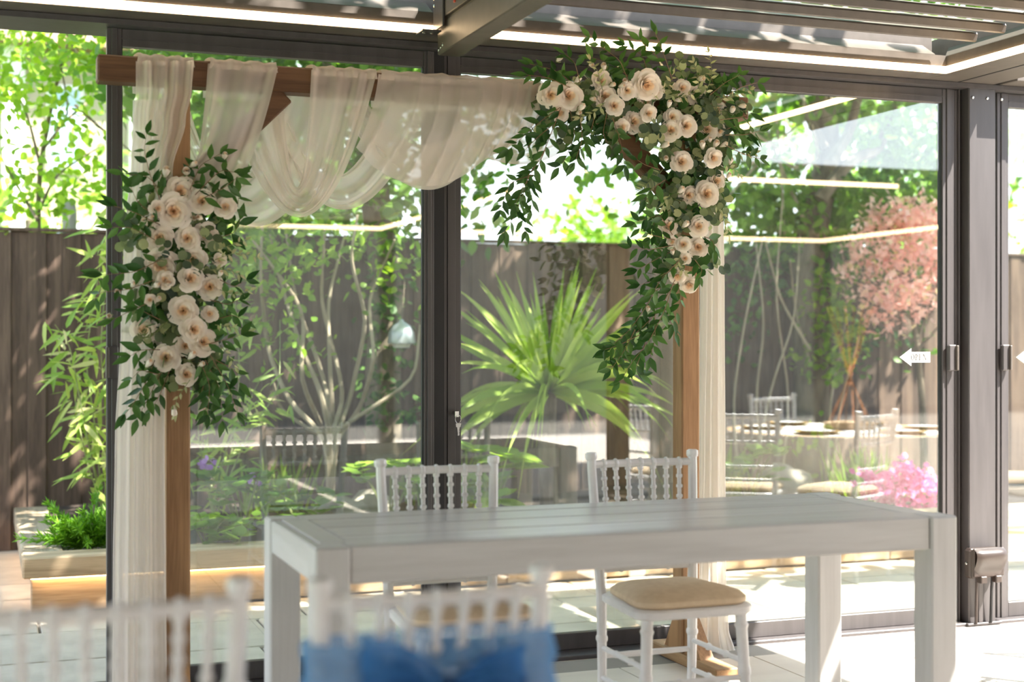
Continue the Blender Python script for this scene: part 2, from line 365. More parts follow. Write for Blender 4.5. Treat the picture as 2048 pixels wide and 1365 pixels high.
# right side beam and far beams
sb = MB().box(3.95, 4.32, -4.2, 5.5, ZS, 2.545, .003).box(4.04, 4.3, -4.2, 5.5, 2.545, 2.66).build('side_beam', ALUB, cl)
MB().box(3.944, 3.95, -3.9, 5.184, ZS+.002, ZS+.032).build('led_strip', LED, cl, 'glowing warm white light strip')
MB().box(4.12, 4.128, -4.2, 5.4, ZS-.002, ZS+.001).build('joint_line', BLACK, sb)
MB().add([(3.955, -4, 2.546), (3.955, 5.2, 2.546), (4.04, 5.29, 2.606), (4.04, -4, 2.606)], [(0, 1, 2, 3)]).build('gutter_lip', ALUB, cl)
MB().box(-5, 9.7, -4.2, -3.9, ZS, 2.64, .003).build('rear_beam', ALUB, cl)
for (a, b) in ((-5, 1.605), (1.715, 3.944)):
    MB().box(a, b, -3.9, -3.894, ZS+.002, ZS+.032).build('led_strip', LED, cl, 'glowing warm white light strip')
MB().box(4.35, 7.5, 5.21, 5.5, ZS, 2.62, .003).build('front_beam', ALUB, cl)
MB().box(4.32, 9.7, 1.3, 1.55, ZS, 2.62, .003).build('bay_beam', ALUB, cl)
MB().box(9.4, 9.7, -3.9, 1.3, ZS, 2.62, .003).build('bay_beam', ALUB, cl)
MB().box(4.35, 6.6, 1.55, 1.556, ZS+.002, ZS+.032).build('led_strip', LED, cl)
MB().box(4.35, 9.3, 1.294, 1.3, ZS+.002, ZS+.032).build('led_strip', LED, cl)
MB().box(4.35, 9.4, -3.9, -3.894, ZS+.002, ZS+.032).build('led_strip', LED, cl)
MB().box(9.394, 9.4, -3.9, 1.29, ZS+.002, ZS+.032).build('led_strip', LED, cl)
# louvre blades: rise towards the glass wall
def blade(x0, x1): return MB().box(x0, x1, 0, .19, -.02, .02, .006, M=Matrix.Rotation(R(17), 4, 'X')).mesh('louvre_blade', ALUB)
ba, bb, bc = blade(-5, 1.6), blade(1.72, 3.93), blade(4.34, 9.4)
y = 4.95
while y > -3.9:
    inst('louvre_blade', bb, cl, Matrix.Translation(Vector((0, y, 2.575))-ORG[cl.name]))
    inst('louvre_blade', ba, cl, Matrix.Translation(Vector((0, y, 2.575))-ORG[cl.name]))
    if y < 1.1: inst('louvre_blade', bc, cl, Matrix.Translation(Vector((0, y, 2.575))-ORG[cl.name]))
    y -= .18
# pergola posts
def post(x0, x1, y0, y1, label, holes=False):
    p = root('pergola_post', ((x0+x1)/2, (y0+y1)/2, 0), label, 'post', 'aluminium pergola posts')
    MB().box(x0, x1, y0, y1, 0, 2.462, .005).build('shaft', ALU, p)
    MB().box(x0-.02, x1+.02, y0-.02, y1+.02, .0, .012, .003).build('base_plate', ALU, p)
    if holes:
        for xx in (x0+.02, x0+.1, x1+.03):
            inst('screw', scr, p, Matrix.Translation(Vector((xx, y0-.002 if xx < x1 else y0-.002, 2.4))-ORG[p.name]) @ Matrix.Rotation(R(90), 4, 'X'))
    return p
post(4.185, 4.335, 5.335, 5.5, 'grey aluminium pergola post between the two sliding doors with arrow signs', True)
post(3.98, 4.13, -4.15, -4.0, 'pergola post at the rear corner behind the camera')
post(9.45, 9.6, -4.15, -4.0, 'pergola post at the far right rear corner')
post(-3.5, -3.35, -4.15, -4.0, 'pergola post at the left rear corner')
post(-3.5, -3.35, 5.335, 5.5, 'pergola post at the open left end of the glass wall')
post(9.45, 9.6, 1.35, 1.5, 'pergola post at the corner of the right bay')
# ------------------------------------------------------------ sliding doors
def door(n, x0, x1, Y, label, wl=.06, wr=.06, glass=True):
    d = root('door_%d' % n, ((x0+x1)/2, Y, 0), label, kind='structure')
    zt, zb = 2.44, .012
    def stile(a, b):
        w = b-a
        m = MB().box(a, b, Y-.02, Y+.02, zb, zt, .002).box(a+w*.3, b-w*.3, Y-.026, Y-.019, zb, zt, .002)
        return m.build('stile', ALU, d)
    s1 = stile(x0, x0+wl); s2 = stile(x1-wr, x1)
    MB().box(x0+wl, x1-wr, Y-.018, Y+.02, 2.376, zt, .002).box(x0+wl, x1-wr, Y-.022, Y-.017, 2.402, 2.406).build('top_rail', ALU, d)
    MB().box(x0+wl, x1-wr, Y-.018, Y+.02, zb, .08, .003).build('bottom_rail', ALU, d)
    MB().box(x0+wl, x1-wr, Y-.004, Y+.004, .08, 2.376).build('pane', GLASS, d)
    gk = MB()
    for xx in (x0+wl, x1-wr): gk.box(xx-.003, xx+.003, Y-.012, Y+.012, .08, 2.376)
    gk.build('gasket', BLACK, d)
    return d, s1, s2
def handle(st, X, Y, side):
    MB().box(X-.022, X+.022, Y-.05, Y-.027, 1.155, 1.275, .006).build('handle', ALU, st)
    MB().box(X+side*.012, X+side*.024, Y-.062, Y-.026, 1.158, 1.272, .004).build('handle_grip', STEEL if False else ALUB, st)
x_a = at(213, 600, 5.40).x; x_b = at(866, 600, 5.40).x
d1, l1, r1 = door(1, x_a, x_b, 5.405, 'sliding glass door behind the left half of the arch, next to the open end', wl=at(243, 600, 5.4).x-x_a, wr=.042)
handle(l1, x_a+.018, 5.405, -1)
x_c = at(880, 600, 5.46).x; x_d = at(1444, 600, 5.46).x
d2, l2, r2 = door(2, x_c, x_d, 5.462, 'sliding glass door in the middle, in front of the spiky cordyline', wl=at(919, 600, 5.46).x-x_c, wr=.03)
x_e = at(1432, 600, 5.40).x; x_f = at(1905, 600, 5.40).x
d3, l3, r3 = door(3, x_e, x_f, 5.405, 'sliding glass door on the right with a white arrow sign', wl=.03, wr=x_f-at(1881, 600, 5.4).x)
handle(r3, x_f-.03, 5.405, 1)
x_g = at(1990, 600, 5.40).x
d4, l4, r4 = door(4, x_g, x_g+1.25, 5.405, 'sliding glass door at the right edge beyond the post', wl=at(2013, 600, 5.4).x-x_g, wr=.05)
handle(l4, x_g+.03, 5.405, 1)
d5, l5, r5 = door(5, x_g+1.22, x_g+2.5, 5.46, 'furthest sliding glass door, out of frame on the right')
# brush posts between the overlapping leaves
MB().box(x_b+.002, x_c-.001, 5.4, 5.46, .012, 2.44).build('interlock', BLACK, d1)
MB().box(x_f+.004, 4.18, 5.39, 5.5, .012, 2.44, .002).box(x_f+.018, x_f+.026, 5.38, 5.39, .012, 2.44).build('jamb', ALU, d3)
# ------------------------------------------------------------ arrow signs on the glass
def letter(c, mb, x, z, h, Y):
    w = h*.75; t = h*.13; s = h*.05
    def b(x0, x1, z0, z1): mb.box(x+x0, x+x1, Y-.0006, Y, z+z0, z+z1)
    def arc(cx, cz, rx, rz, a0, a1, tx, tz, n=14):
        for i in range(n):
            p = []
            for k in (0, 1):
                q = R(lerp(a0, a1, (i+k)/n)); p.append((cx+rx*math.cos(q), cz+rz*math.sin(q))); p.append((cx+(rx-tx*abs(math.cos(q))-s*.8)*math.cos(q), cz+(rz-tz-s*.5)*math.sin(q)))
            mb.add([(x+p[0][0], Y-.0006, z+p[0][1]), (x+p[1][0], Y-.0006, z+p[1][1]), (x+p[3][0], Y-.0006, z+p[3][1]), (x+p[2][0], Y-.0006, z+p[2][1])], [(0, 1, 2, 3)])
    if c == 'O': arc(w*.5, h*.5, w*.5, h*.5, 0, 360, t, s, 24); return w
    if c == 'P':
        b(w*.12, w*.12+t, 0, h); b(0, w*.12+t+w*.12, 0, s); b(0, w*.3, h-s, h); arc(w*.3, h*.73, w*.42, h*.27, -90, 90, t, s); return w*.78
    if c == 'E':
        b(w*.12, w*.12+t, 0, h); b(0, w*.8, 0, s); b(0, w*.76, h-s, h); b(w*.2, w*.6, h*.5, h*.5+s); b(w*.57, w*.6, h*.4, h*.62); b(w*.77, w*.8, 0, h*.22); b(w*.73, w*.76, h*.8, h); return w*.88
    if c == 'N':
        b(w*.12, w*.12+s, 0, h); b(w*.85, w*.85+s, 0, h); b(0, w*.3, 0, s); b(0, w*.22, h-s, h); b(w*.7, w, h-s, h)
        mb.add([(x+w*.1, Y-.0006, z+h), (x+w*.1+t*1.3, Y-.0006, z+h), (x+w*.85+s, Y-.0006, z), (x+w*.85-t*.3, Y-.0006, z)], [(0, 1, 2, 3)]); return w*1.02
def arrow_sign(px, label):
    Y = 5.4005; p0 = at(px, 733, Y); p1 = at(px+61, 697, Y); W_ = p1.x-p0.x; H_ = p1.z-p0.z; xm = p0.x+W_*.38; q = H_*.2
    o = root('arrow_sign', (p0.x+W_/2, Y, p0.z), label, 'sign', 'white arrow signs on the glass doors')
    out = [(p0.x, p0.z+H_/2), (xm, p0.z), (xm, p0.z+q), (p1.x, p0.z+q), (p1.x, p1.z-q), (xm, p1.z-q), (xm, p1.z)]
    n = len(out)
    m = MB().add([(a, Y-.0015, b) for a, b in out]+[(a, Y, b) for a, b in out], [list(range(n)), list(range(2*n-1, n-1, -1))]+[(i, i+n, (i+1) % n+n, (i+1) % n) for i in range(n)])
    m.build('vinyl_arrow', SIGN, o)
    t = MB(); x = p0.x+W_*.36; h = H_*.34
    for c in 'OPEN': x += letter(c, t, x, p0.z+H_*.5-h/2, h, Y-.0016)+h*.12
    t.build('lettering', INK, o, 'grey serif capitals reading OPEN')
arrow_sign(1799, 'white arrow sign reading OPEN, pointing left, on the door left of the grey post')
arrow_sign(2032, 'white arrow sign reading OPEN cut off by the right edge of the photo')
# ------------------------------------------------------------ weatherproof socket on the post
pc = at(1975, 1135, 5.33); sk = root('weatherproof_socket', (pc.x, 5.33, pc.z-.08), 'brown grey weatherproof double socket with cables low on the pergola post', 'socket')
x0 = at(1942, 1135, 5.28).x; x1 = at(2013, 1135, 5.25).x; zt = at(1975, 1100, 5.25).z; zb = at(1975, 1160, 5.25).z
MB().box(x0, x1, 5.285, 5.335, zb, zt, .012).build('back_box', SOCK, sk)
MB().box(x0+.002, x1-.002, 5.272, 5.286, zb+.004, zt-.002, .006).build('seal_frame', SOCK, sk)
def cov(u, v):
    a = -math.pi/2+math.pi*.5*0; z = lerp(zt+.004, zb+.012, v); b = math.sin(math.pi*min(1, v*1.15)**.6)
    return Vector((lerp(x0+.004, x1-.002, u), 5.272-.03*max(0, b)-.012*(1-abs(2*u-1)**6), z))
MB().grid(cov, 12, 12).box(x0+.004, x1-.002, 5.262, 5.274, zb+.012, zt+.004, .008).build('flip_cover', SOCK, sk)
for k in (.3, .78):
    xx = lerp(x0, x1, k)
    gl = MB().box(xx-.018, xx+.016, 5.25, 5.285, zb-.018, zb+.014, .004).build('cover_clip', SOCK, sk)
    MB().tube([(xx, 5.3, zb), (xx, 5.305, zb-.06), (xx+.004, 5.315, .012)], .007, 8).build('cable', BLACK if k > .5 else SOCK, sk)
MB().box(pc.x-.055, pc.x-.03, 5.322, 5.334, .012, zb, .002).build('conduit', ALU, sk)
inst('screw', scr, sk, Matrix.Translation(Vector((x0-.001, 5.31, (zt+zb)/2))-ORG[sk.name]) @ Matrix.Rotation(R(-90), 4, 'Y'))
# ------------------------------------------------------------ bunch of keys in the lock
kp = at(911, 832, 5.43); ks = root('key_bunch', (kp.x, 5.425, kp.z-.1), 'bunch of small silver keys hanging on a ring in the lock of the middle door', 'keys')
MB().tube([(kp.x-.005, 5.436, kp.z+.012), (kp.x-.005, 5.40, kp.z+.01)], .008, 10).build('lock_barrel', STEEL, ks)
MB().box(kp.x-.013, kp.x+.003, 5.395, 5.4, kp.z-.004, kp.z+.02, .002).build('key_head', STEEL, ks)
rg = [(kp.x+.013*math.cos(q), 5.398+.004*math.cos(q), kp.z-.012+.016*math.sin(q)) for q in [2*math.pi*i/20 for i in range(21)]]
MB().tube(rg, .0013, 6, cap=False).build('key_ring', STEEL, ks)
for i, (dx, tl) in enumerate(((-.004, -.12), (.004, .05), (.008, .16))):
    M = Matrix.Translation((kp.x+dx, 5.396+.002*i, kp.z-.028)) @ Matrix.Rotation(tl, 4, 'Y')
    MB().box(-.006, .006, -.001, .001, -.016, 0, .0005, M=M).box(-.0025, .0025, -.001, .001, -.05, -.016, M=M).box(.0025, .004, -.001, .001, -.047, -.04, M=M).box(.0025, .0045, -.001, .001, -.036, -.03, M=M).build('key', STEEL, ks)
# ------------------------------------------------------------ table
def table():
    xl, xr, yf, yb, zt = .795, 2.79, 3.61, 4.33, .76
    t = root('dining_table', ((xl+xr)/2, (yf+yb)/2, 0), 'long whitewashed wooden table with chunky square legs in front of the arch', 'table')
    lw = .094
    for (a, b) in ((xl, yf), (xr-lw, yf), (xl, yb-lw), (xr-lw, yb-lw)):
        MB().box(a, a+lw, b, b+lw, 0, zt, .006).build('leg', TABZ, t)
    MB().box(xl+lw+.002, xr-lw-.002, yf+.008, yf+.035, zt-.1, zt-.001, .004).build('apron', TABW, t)
    MB().box(xl+lw+.002, xr-lw-.002, yb-.035, yb-.008, zt-.1, zt-.001, .004).build('apron', TABW, t)
    for a in (xl+.006, xr-.033): MB().box(a, a+.027, yf+lw+.002, yb-lw-.002, zt-.1, zt-.003, .004).build('apron', TABY, t)
    for a, b in ((xl+.034, xl+.034+.075), (xr-.034-.075, xr-.034)): MB().box(a, b, yf+lw+.001, yb-lw-.001, zt-.026, zt, .003).build('end_board', TABY, t)
    n = 7; w = (yb-yf-.072)/n
    for i in range(n):
        yy = yf+.036+i*w; e = lw+.001 if i in (0, n-1) else .112
        MB().box(xl+e+.002, xr-e-.002, yy+.0015, yy+w-.0015, zt-.026, zt-.0005-.001*(i % 2), .0025).build('plank', TABW, t)
table()
# ------------------------------------------------------------ chairs
def make_chair():
    c = root('banquet_chair', (0, 0, 0)); hw = .19
    for s in (-1, 1):
        bp = [(s*.165, .185, 0), (s*.168, .175, .2), (s*.17, .175, .44), (s*.18, .19, .62), (s*.19, .212, .875), (s*.19, .214, .905)]
        rr = [.013, .016, .018, .0165, .0155, .0155]
        m = MB().tube(bp, rr, 10)
        for (z, k) in ((.3, .2), (.55, .55), (.74, .8)):
            f = min(range(5), key=lambda i: abs(bp[i][2]-z)); a, b = (bp[f], bp[f+1]) if z >= bp[f][2] else (bp[f-1], bp[f])
            q = (z-a[2])/(b[2]-a[2]); p = lerp(Vector(a), Vector(b), q); m.turned(p-Vector((0, 0, .012)), p+Vector((0, 0, .012)), [(0, .017), (.3, .0205), (.7, .0205), (1, .017)], 10)
        m.turned((s*.19, .214, .893), (s*.191, .216, .92), [(0, .0165), (.15, .02), (.5, .021), (.85, .02), (1, .012)], 10)
        m.build('back_post', CHAIRW, c)
        leg = MB().turned((s*.165, -.165, .43), (s*.185, -.185, 0), [(0, .019), (.08, .019), (.1, .023), (.13, .019), (.4, .018), (.42, .0215), (.46, .0215), (.48, .017), (.75, .015), (.77, .019), (.8, .015), (1, .011)], 10)
        leg.build('leg', CHAIRW, c)
    def rail(z, hw_, y, bend, r, beads, nm='back_rail'):
        pts = [(lerp(-hw_, hw_, i/12), y+bend*(1-(2*i/12-1)**2), z) for i in range(13)]
        m = MB().tube(pts, r, 8)
        for b in beads: p = Vector((b*hw_, y+bend*(1-b*b), z)); m.turned(p-Vector((.008, 0, 0)), p+Vector((.008, 0, 0)), [(0, r), (.3, r*1.35), (.7, r*1.35), (1, r)], 8)
        m.build(nm, CHAIRW, c)
    tb = [(-1+2*(i+1)/8) for i in range(7)]
    rail(.878, .19, .213, .02, .013, tb, 'top_rail'); rail(.735, .184, .2, .02, .0105, tb); rail(.6, .178, .188, .018, .009, (-.5, .5)); rail(.525, .175, .183, .016, .009, (-.5, .5))
    for b in tb:
        p0 = Vector((b*.184, .2+.02*(1-b*b), .735)); p1 = Vector((b*.19, .213+.02*(1-b*b), .878)); pr = [(0, .0075)]
        for q in (.18, .42, .66, .88): pr += [(q-.05, .0075), (q-.025, .0115), (q+.025, .0115), (q+.05, .0075)]
        pr.append((1, .0075)); MB().turned(p0, p1, pr, 8).build('spindle', CHAIRW, c)
    def outline(w0, w1, d0, d1, rad, n=6):
        pts = []
        for (cx, cy, a0) in ((w1-rad, d1-rad, 0), (-w1+rad, d1-rad, 90), (-w0+rad, d0+rad, 180), (w0-rad, d0+rad, 270)):
            for i in range(n+1): q = R(a0+90*i/n); pts.append((cx+rad*math.cos(q), cy+rad*math.sin(q)))
        return pts
    def stack(layers):
        m = MB(); k = 28
        for i, (w0, w1, d0, d1, rad, z) in enumerate(layers): m.v += [Vector((x, y, z)) for x, y in outline(w0, w1, d0, d1, rad)]
        for i in range(len(layers)-1):
            for j in range(k): m.f.append([i*k+j, i*k+(j+1) % k, (i+1)*k+(j+1) % k, (i+1)*k+j]); m.m.append(0)
        m.f.append(list(range(k))[::-1]); m.f.append([(len(layers)-1)*k+j for j in range(k)]); m.m += [0, 0]; return m
    stack([(.2, .175, -.2, .185, .06, .425), (.208, .183, -.208, .193, .065, .431), (.208, .183, -.208, .193, .065, .449), (.2, .175, -.2, .185, .06, .455)]).build('seat', CHAIRW, c)
    cu = []
    for (e, z) in ((.012, .456), (.004, .464), (.004, .478), (.02, .492), (.05, .502), (.09, .508), (.13, .51)): cu.append((.2-e, .175-e, -.2+e, .16-e, max(.02, .07-e*.4), z))
    stack(cu).build('cushion', CUSH, c)
    for (z, y0, y1) in ((.27, -.175, .175), (.17, -.18, .18)):
        for s in (-1, 1):
            x0 = s*(.165+.02*(.43-z)/.43); MB().turned((x0, y0, z), (s*.168, y1, z), [(0, .009), (.3, .009), (.33, .013), (.37, .009), (.63, .009), (.67, .013), (.7, .009), (1, .009)], 8).build('stretcher', CHAIRW, c)
    MB().turned((-.172, -.172, .22), (.172, -.172, .22), [(0, .009), (.3, .009), (.33, .013), (.37, .009), (.63, .009), (.67, .013), (.7, .009), (1, .009)], 8).build('stretcher', CHAIRW, c)
    MB().turned((-.168, .176, .24), (.168, .176, .24), [(0, .009), (.5, .011), (1, .009)], 8).build('stretcher', CHAIRW, c)
    return c
proto = make_chair(); first = [True]
def chair(x, y, rot, label, group):
    o = proto if first[0] else copy_tree(proto); first[0] = False
    o.location = (x, y, 0); o.rotation_euler = (0, 0, R(rot)); tag(o, label, 'chair', group); return o
GC = 'white spindle back banquet chairs'
chair(1.365, 4.165, 0, 'white spindle back chair behind the left half of the table', GC)
chair(2.1, 4.18, 0, 'white spindle back chair behind the right half of the table, cream seat showing under it', GC)
chair(.19, 2.5, 180, 'blurred white spindle back chair in the foreground at the lower left corner', GC)
chair(.69, 2.45, 180, 'blurred white spindle back chair in the foreground tied with a blue bow', GC)
# ------------------------------------------------------------ blue sash on the foreground chair
def sash():
    cx, cy = .69, 2.245
    s = root('chair_sash', (cx, cy, .55), 'blurred blue organza sash with a bow tied round the foreground chair back', 'sash')
    def band(u, v):
        q = 2*math.pi*u; ca, sa = math.cos(q), math.sin(q); w = .215; d = .05
        x = w*math.copysign(abs(ca)**.5, ca); y = d*math.copysign(abs(sa)**.7, sa)
        pin = 1-.28*math.exp(-((x/.06)**2)) if sa < 0 else 1
        z = .715+(v-.5)*.2*pin
        return Vector((cx+x, cy+y-.0-.012*math.sin(v*22+x*14)*(.6+.4*ca*ca)+(.71-z)*-.05, z))
    MB().grid(band, 64, 14).build('band', SASH, s, ang=180)
    for sd in (-1, 1):
        def loop(u, v):
            q = math.pi*2*u; L_ = .135*(.5-.5*math.cos(q)); wd = .014+.05*math.sin(q/2)**1.2
            x = sd*L_; z = .715+.025*math.sin(q)+(v-.5)*2*wd+L_*(.42 if sd < 0 else .2)+.008*math.sin(v*14+u*6); y = cy-.07-.045*math.sin(q)-.012*math.sin(v*18+u*9)
            return Vector((cx+x, y, z))
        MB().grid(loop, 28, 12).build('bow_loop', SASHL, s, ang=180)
        def tail(u, v):
            w = lerp(.025, .085, u); return Vector((cx+sd*(.02+.1*u)+(v-.5)*2*w*.7, cy-.075-.02*math.sin(3*u)-.012*math.sin(v*16+u*3), .7-.33*u+.03*(v-.5)*sd*u))
        MB().grid(tail, 20, 12).build('bow_tail', SASHL, s, ang=180)
    def knot(u, v):
        q = 2*math.pi*u; f = v*math.pi; r = .034*math.sin(f)**.6*(1+.1*math.sin(5*q))
        return Vector((cx+r*math.cos(q)*1.05, cy-.085+r*math.sin(q)*.8, .715+.04*math.cos(f)))
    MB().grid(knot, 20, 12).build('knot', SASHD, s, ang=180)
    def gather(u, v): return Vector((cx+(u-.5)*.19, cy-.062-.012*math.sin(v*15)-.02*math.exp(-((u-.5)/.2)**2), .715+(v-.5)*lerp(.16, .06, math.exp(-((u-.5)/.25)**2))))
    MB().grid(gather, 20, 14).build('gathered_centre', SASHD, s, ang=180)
sash()
# ------------------------------------------------------------ guest table seen in the reflection, right of the frame
def guest():
    cx, cy, r = 4.95, 3.3, .72
    t = root('round_table', (cx, cy, 0), 'round guest table seen as a reflection in the right glass door', 'table')
    MB().lathe((cx, cy, 0), [(r-.02, .72), (r, .725), (r, .742), (r-.02, .745)], 40).build('tabletop', LOGW, t)
    for k in range(4):
        q = R(45+90*k); MB().tube([(cx+.45*math.cos(q), cy+.45*math.sin(q), .72), (cx+.5*math.cos(q), cy+.5*math.sin(q), 0)], .014, 8).build('leg', STEEL, t)
    n = 96; m = MB()
    prof = [(0.02, .7485), (.4, .7485), (r*.97, .7485), (r+.006, .742), (r+.012, .72)]
    def cloth(u, v):
        q = 2*math.pi*u
        if v < .3: k = v/.3; return Vector((cx+(r+.006)*k*math.cos(q), cy+(r+.006)*k*math.sin(q), .7485-.004*max(0, k-.95)*20*0))
        k = (v-.3)/.7; rr = r+.008+k*(.03+.045*math.sin(14*q)+.02*math.sin(9*q+1)); return Vector((cx+rr*math.cos(q), cy+rr*math.sin(q), .7485-.52*k))
    c = MB().grid(cloth, n, 16).build('tablecloth', WHITEC, ang=60); tag(c, 'white cloth on the round table in the right glass door reflection', 'tablecloth')
    for k in range(6):
        q = R(20+60*k); px, py = cx+.5*math.cos(q), cy+.5*math.sin(q)
        p = root('plate', (px, py, .749), 'gold rimmed plate on the reflected round table, ' + ('nearest the right', 'at the glass side right', 'at the glass side left', 'nearest the left', 'at the room side left', 'at the room side right')[k], 'plate', 'plates on the reflected round table')
        MB().lathe((px, py, .749), [(.09, 0), (.1, .004), (.14, .014), (.142, .016), (.1, .008), (.02, .006)], 24).build('charger', GOLD, p)
        MB().lathe((px, py, .7565), [(.06, 0), (.1, .008), (.1, .011), (.06, .004), (.01, .004)], 24).build('dish', WPAINT, p)
    w = root('centrepiece', (cx+.05, cy, .749), 'tall copper rod centrepiece on a log slice, reflected in the right door', 'centrepiece')
    MB().lathe((cx+.05, cy, .749), [(.15, 0), (.16, .01), (.155, .04), (.14, .042)], 24).build('log_slice', LOGW, w)
    for k in range(8):
        q = R(45*k); MB().tube([(cx+.05+.13*math.cos(q), cy+.13*math.sin(q), .79), (cx+.05+.01*math.cos(q+2), cy+.01*math.sin(q+2), 1.08), (cx+.05-.14*math.cos(q), cy-.14*math.sin(q), 1.5)], .004, 6).build('rod', COPPER, w)
guest()
for (x, y, a, l) in ((4.42, 4.1, -25, 'white chair reflected in front of the round table in the right glass door'), (4.02, 3.75, 35, 'white chair reflected at the left of the round table, seen side on'),
                     (4.0, 2.85, 75, 'white chair reflected behind and left of the round table'), (5.2, 2.3, 172, 'white chair reflected behind the round table, back to the camera'), (5.75, 3.9, -60, 'white chair on the far side of the reflected round table')):
    chair(x, y, a, l, GC)
# ------------------------------------------------------------ wooden wedding arch
AF, AB = 5.088, 5.178; BT = 2.285; BB = 2.193
ar = root('wooden_arch', (1.65, 5.13, 0), 'brown timber wedding arch with a crossbeam and diagonal braces', 'arch')
bx0 = at(195, 140, AF).x; bx1 = at(1498, 200, AF).x
MB().box(bx0, bx1, AF, AB, BB, BT, .006).build('crossbeam', ARCHX_SHADED, ar)
LP0, LP1 = at(334, 900, AF).x, at(381, 900, AF).x; RP0, RP1 = at(1364, 900, AF).x, at(1400, 900, AF).x
for (a, b) in ((LP0, LP1), (RP0, RP1)):
    MB().box(a, b, AF, AB-.005, .045, BB, .006).build('upright', ARCHZ_LIT, ar)
    MB().box((a+b)/2-.05, (a+b)/2+.05, 4.79, 5.5-.13, 0, .045, .005).build('foot', ARCHY, ar)
    for s in (-1, 1):
        y0 = AF if s < 0 else AB-.005; y1 = y0+s*.14 if s < 0 else y0+.09
        MB().add([((a+b)/2+d, y, z) for d in (-.03, .03) for (y, z) in ((y0, .045), (y1, .045), (y0, .2))], [(0, 1, 2), (5, 4, 3), (0, 3, 4, 1), (1, 4, 5, 2), (2, 5, 3, 0)]).build('gusset', ARCHZ_LIT, ar)
for (xp, s) in ((LP1, 1), (RP0, -1)):
    M = Matrix.Translation((xp+s*.17, (AF+AB)/2, BB-.17)) @ Matrix.Rotation(R(-45*s), 4, 'Y')
    MB().box(-.235, .235, -.03, .03, -.04, .04, .005, M=M).build('brace', ARCHX_SHADED, ar)
# ------------------------------------------------------------ chiffon drape, one cloth wound round the beam
dr = root('chiffon_drape', (1.3, 5.08, 0), 'sheer ivory chiffon swagged over the arch beam with long tails to the floor', 'drape')
YF = AF-.018
def swag(A0, A1, B0, B1, s0, s1, Ya, Yb, folds=5, amp=.014, bulge=.05, mtl=None, nm='swag', pw=1.0, ph=0):
    a0, a1, b0, b1 = at(*A0, Ya), at(*A1, Ya), at(*B0, Yb), at(*B1, Yb); k = a0.y/FPX*1.02
    def f(u, v):
        A = lerp(a0, a1, v); B = lerp(b0, b1, v); sg = lerp(s0, s1, v**pw)*k; p = lerp(A, B, u); w = 4*u*(1-u)
        p.z -= sg*w+.006*math.sin(9*v+5*u)*w
        env = .45+.55*math.sin(math.pi*u); fv = folds*(v+.06*math.sin(5*v+ph))
        p.y += -bulge*w*(.4+.6*v)+amp*env*(math.sin(2*math.pi*fv*.62+ph+1.7*u)+.3*math.sin(2*math.pi*fv*1.37+2*ph-2.2*u)+.35*math.sin(6*u+4*v))
        return p
    return MB().grid(f, 44, 56).build(nm, mtl or DRAPE, dr, ang=180)
def wrap(px0, px1, folds=4, ph=0):
    x0, x1 = at(px0, 150, AF).x, at(px1, 150, AF).x
    path = [(YF+.004, BT-.03), (YF+.002, BT-.015), (YF+.002, BT-.003), (AF+.004, BT+.007), ((AF+AB)/2, BT+.01), (AB+.002, BT+.007), (AB+.012, BT-.01), (AB+.016, BB-.02)]
    def f(u, v):
        t = u*(len(path)-1); i = min(int(t), len(path)-2); q = t-i; y = lerp(path[i][0], path[i+1][0], q); z = lerp(path[i][1], path[i+1][1], q)
        w = .005*(1+math.sin(2*math.pi*folds*v+ph)+.4*math.sin(2*math.pi*folds*2.3*v))
        return Vector((lerp(x0, x1, v)+.004*math.sin(6*u+3*v), y+(-w if y < AF+.002 else (w if y > AB else 0)), z+(w*.6 if z > BT else 0)))
    MB().grid(f, 21, 40).build('beam_wrap', DRAPE, dr, ang=180)
wrap(272, 388, 3, .5); wrap(416, 553, 3, 1.2); wrap(620, 752, 3, 2); wrap(758, 1085, 6, .2)
# back layers first, then front swags
swag((372, 190), (345, 240), (560, 180), (700, 180), 175, 240, AB+.03, AB+.02, 4, .014, -.03, nm='back_swag')
swag((560, 180), (520, 220), (780, 190), (860, 200), 165, 212, AB+.03, AB+.02, 4, .014, -.03, nm='back_swag', ph=1)
swag((398, 310), (352, 372), (416, 127), (555, 136), 10, 142, YF-.01, YF, 4, .016, .045, ph=.6)
swag((566, 200), (470, 260), (622, 140), (752, 148), 198, 228, AB+.01, YF, 5, .016, .05, ph=1.4)
def sheet(top, bot, Y, amp, nm='swag', bulge=.05, k=1.0):
    def pt(L_, v):
        t = v*(len(L_)-1); i = min(int(t), len(L_)-2); q = t-i; a, b_ = L_[i], L_[i+1]
        p0 = L_[max(0, i-1)]; p3 = L_[min(len(L_)-1, i+2)]
        return tuple(.5*((2*a[c])+(b_[c]-p0[c])*q+(2*p0[c]-5*a[c]+4*b_[c]-p3[c])*q*q+(-p0[c]+3*a[c]-3*b_[c]+p3[c])*q**3) for c in (0, 1))
    def f(u, v):
        tx, ty = pt(top, v); bx_, by_ = pt(bot, v); s_ = u**1.15
        x = lerp(tx, bx_, s_**1.5); y = lerp(ty, by_, u); p = at(x, y, Y)
        q1 = 31*v+1.5*u; q2 = 19*v-2*u+1; w = amp*((abs(math.sin(q1))**.6*2-1)*.7+.6*math.sin(q2)+.35*math.sin(63*v+3*u+2)*(1-.6*u)+.4*math.sin(8*v+6*u))*(.3+.7*u**.6)
        p.y += -bulge*math.sin(math.pi*min(1, u*.8))*math.sin(math.pi*v)*k+w; return p
    return MB().grid(f, 44, 110).build(nm, DRAPE, dr, ang=180)
sheet([(757, 148), (840, 153), (920, 158), (1000, 163), (1060, 168), (1095, 172)], [(712, 295), (765, 345), (835, 373), (905, 362), (970, 318), (1035, 282), (1098, 215)], YF-.006, .019)
